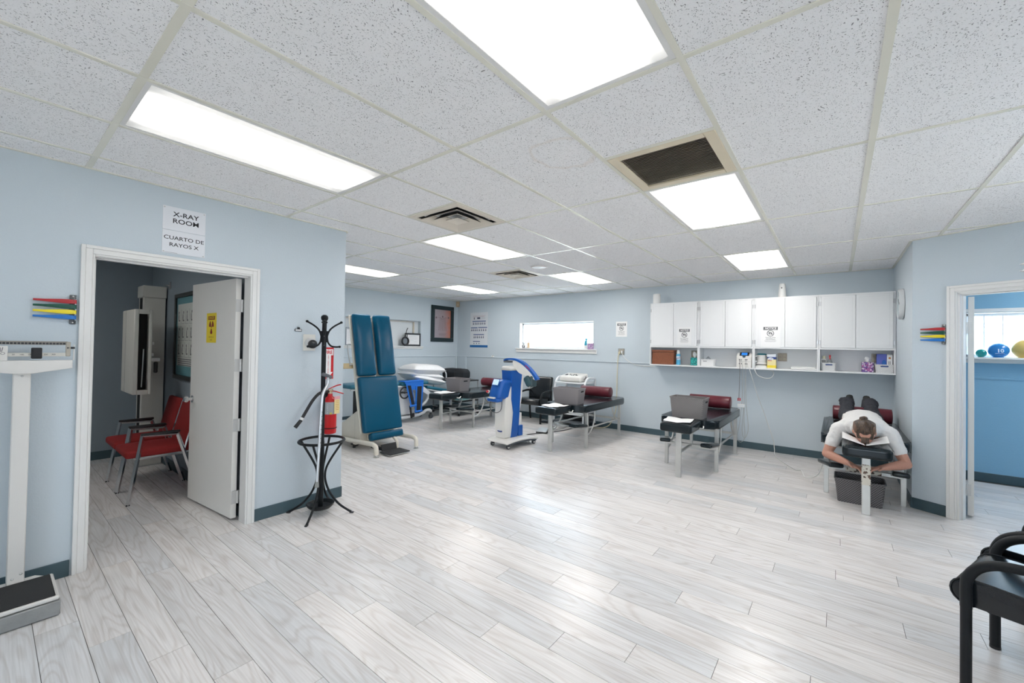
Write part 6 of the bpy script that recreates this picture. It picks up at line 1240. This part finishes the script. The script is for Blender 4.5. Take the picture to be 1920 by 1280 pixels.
# arm in the plane across the room (y-z)
AX = frame((3.39, 0, 0), (0, 1, 0), (0, 0, 1))
outer = smooth_path([(2.985, 1.285, 0), (2.93, 1.308, 0), (2.84, 1.318, 0), (2.74, 1.310, 0), (2.62, 1.268, 0), (2.50, 1.192, 0), (2.40, 1.100, 0), (2.335, 1.020, 0)], 4)
inner = smooth_path([(2.970, 1.268, 0), (2.92, 1.285, 0), (2.84, 1.290, 0), (2.75, 1.282, 0), (2.64, 1.240, 0), (2.53, 1.168, 0), (2.43, 1.082, 0), (2.375, 1.005, 0)], 4)
body_ = smooth_path([(2.80, 1.276, 0), (2.73, 1.272, 0), (2.64, 1.238, 0), (2.53, 1.166, 0), (2.43, 1.080, 0), (2.375, 1.010, 0), (2.42, 1.028, 0), (2.48, 1.055, 0), (2.58, 1.070, 0), (2.68, 1.105, 0), (2.75, 1.170, 0), (2.79, 1.225, 0)], 4, closed=True)
obj('arm_top', MB().prism([(p.x, p.y) for p in outer]+[(p.x, p.y) for p in inner[::-1]], -.036, .036, M=AX, bev=.004), bluep, t); obj('arm_body', MB().prism([(p.x, p.y) for p in body_], -.034, .034, M=AX, bev=.010), machw, t)
obj('arm_accent', MB().prism([(2.555, 1.222), (2.50, 1.182), (2.47, 1.155), (2.475, 1.150), (2.51, 1.175), (2.56, 1.212)], .0365, .038, M=AX).prism([(2.555, 1.222), (2.50, 1.182), (2.47, 1.155), (2.475, 1.150), (2.51, 1.175), (2.56, 1.212)], -.038, -.0365, M=AX), mat('accent_red', (.5, .03, .06), .4), t, None)
obj('arm_post', MB().tube([(3.40, 2.79, 1.17), (3.40, 2.80, 1.27)], .013, 10), mat('grey_post', (.5, .51, .52), .35, .6), t); obj('arm_joint', MB().rbox((3.39, 2.90, 1.262), (.10, .14, .03), .012, 2, 3), mat('machine_grey', (.09, .105, .12), .45), t)
HDm = Matrix.Translation((3.40, 2.50, .985)) @ Matrix.Rotation(math.radians(-32), 4, 'X'); obj('laser_head', MB().rbox((0, 0, 0), (.16, .12, .17), .045, 4, 4, M=HDm), mat('head_teal', (.03, .075, .09), .35), t); obj('head_bracket', MB().rbox((3.40, 2.44, .985), (.13, .05, .16), .02, 3, 3), mat('head_grey_green', (.05, .085, .095), .45), t); obj('lens_ring', MB().tube([HDm @ Vector(p) for p in circle((0, .02, -.085), .045, 20)], .006, 6, closed=True), machw, t)
obj('hanging_lead', MB().tube(smooth_path([(-.33, .155, .69), (-.345, .16, .60), (-.33, .13, .53), (-.30, .07, .505), (-.27, .01, .54), (-.262, -.01, .62), (-.265, -.01, .68)], 6), .0045, 7, M=MR), blackp, t)
cable('floor_cable', [(3.62, 2.70, .10), (3.72, 2.72, .02), (3.85, 2.90, .006), (4.10, 3.04, .006), (4.42, 2.90, .006), (4.80, 2.78, .006), (5.10, 2.74, .008)], .007, blackp, 'black power cable on the floor from the blue machine to the white cart')

# ================================================================== white cart behind the second table
t = thing('therapy_cart', 'white tube framed therapy cart with a control unit on top', 'cart', (.16, .18, 0))
for y in (2.36, 2.99):
    obj('side_frame', MB().tube(smooth_path([(4.98, y, .07), (4.985, y, .50), (5.00, y, .74), (5.06, y, .87), (5.16, y, .925), (5.30, y, .925), (5.42, y, .91)], 5)+[Vector((5.44, y, .88)), Vector((5.44, y, .07))], .020, 10), wf, t)
    for x in (4.985, 5.44): obj('caster', MB().cyl((x, y-.012, .035), (x, y+.012, .035), .034, n=16), blackp, t)
    obj('side_rail', MB().tube([(4.985, y, .42), (5.44, y, .42)], .012, 8), wf, t)
for z in (.835, .285): obj('shelf', MB().b2((4.99, 2.37, z-.014), (5.44, 2.98, z+.014), .006), wf, t)
obj('lower_tray', MB().b2((4.96, 2.36, .085), (5.46, 2.99, .125), .008), mat('machine_grey', (.09, .105, .12), .45), t); obj('motor_box', MB().rbox((5.22, 2.52, .205), (.22, .22, .15), .02, 3, 2), blackp, t); obj('transformer', MB().rbox((5.22, 2.80, .19), (.18, .18, .12), .02, 3, 2), blackp, t)
obj('front_bar', MB().tube([(4.985, 2.36, .255), (4.985, 2.99, .255)], .012, 8), wf, t)
t = thing('control_unit', 'white control unit with dark buttons on top of the therapy cart', 'medical device', (5.36, 2.87, .8505))
obj('unit_case', MB().rbox((0, 0, .055), (.32, .46, .10), .035, 4, 4, fn=lambda p: (p[0], p[1], p[2]+.05*(p[0]+.16)/.32*(p[2]/.10))), machw, t)
UF = frame((-.05, 0, .1235), (0, -1, 0), (.95, 0, .15))
for i, (x, y, w_) in enumerate(((-.13, .03, .05), (-.06, .03, .03), (.02, .03, .03), (.06, .03, .03), (.10, -.02, .05), (-.12, -.03, .06), (.0, -.03, .02), (.04, -.03, .02))): obj('button', MB().box((x, y, .004), (w_*.8, .022, .008), 0, .002, UF), mat('dark_button', (.05, .055, .06), .4), t)
obj('folded_cord', MB().tube(smooth_path([(.05, -.22, .10), (.0, -.26, .08), (-.04, -.25, .06), (-.02, -.23, .04)], 4), .006, 6), blackp, t)
t = thing('floor_pedal', 'silver edged foot pedal lying on the floor in front of the white cart', 'pedal', (4.46, 2.96, 0)); t.rotation_euler = (0, 0, .3)
obj('pedal_base', MB().b2((-.10, -.10, .004), (.14, .10, .03), .006), blackp, t); obj('pedal_plate', MB().box((0, 0, .05), (.22, .18, .012), 0, .004, Matrix.Rotation(math.radians(-9), 4, 'Y')), steel, t); obj('pedal_pivot', MB().cyl((.08, -.09, .035), (.08, .09, .035), .012, n=10), blackmet, t)
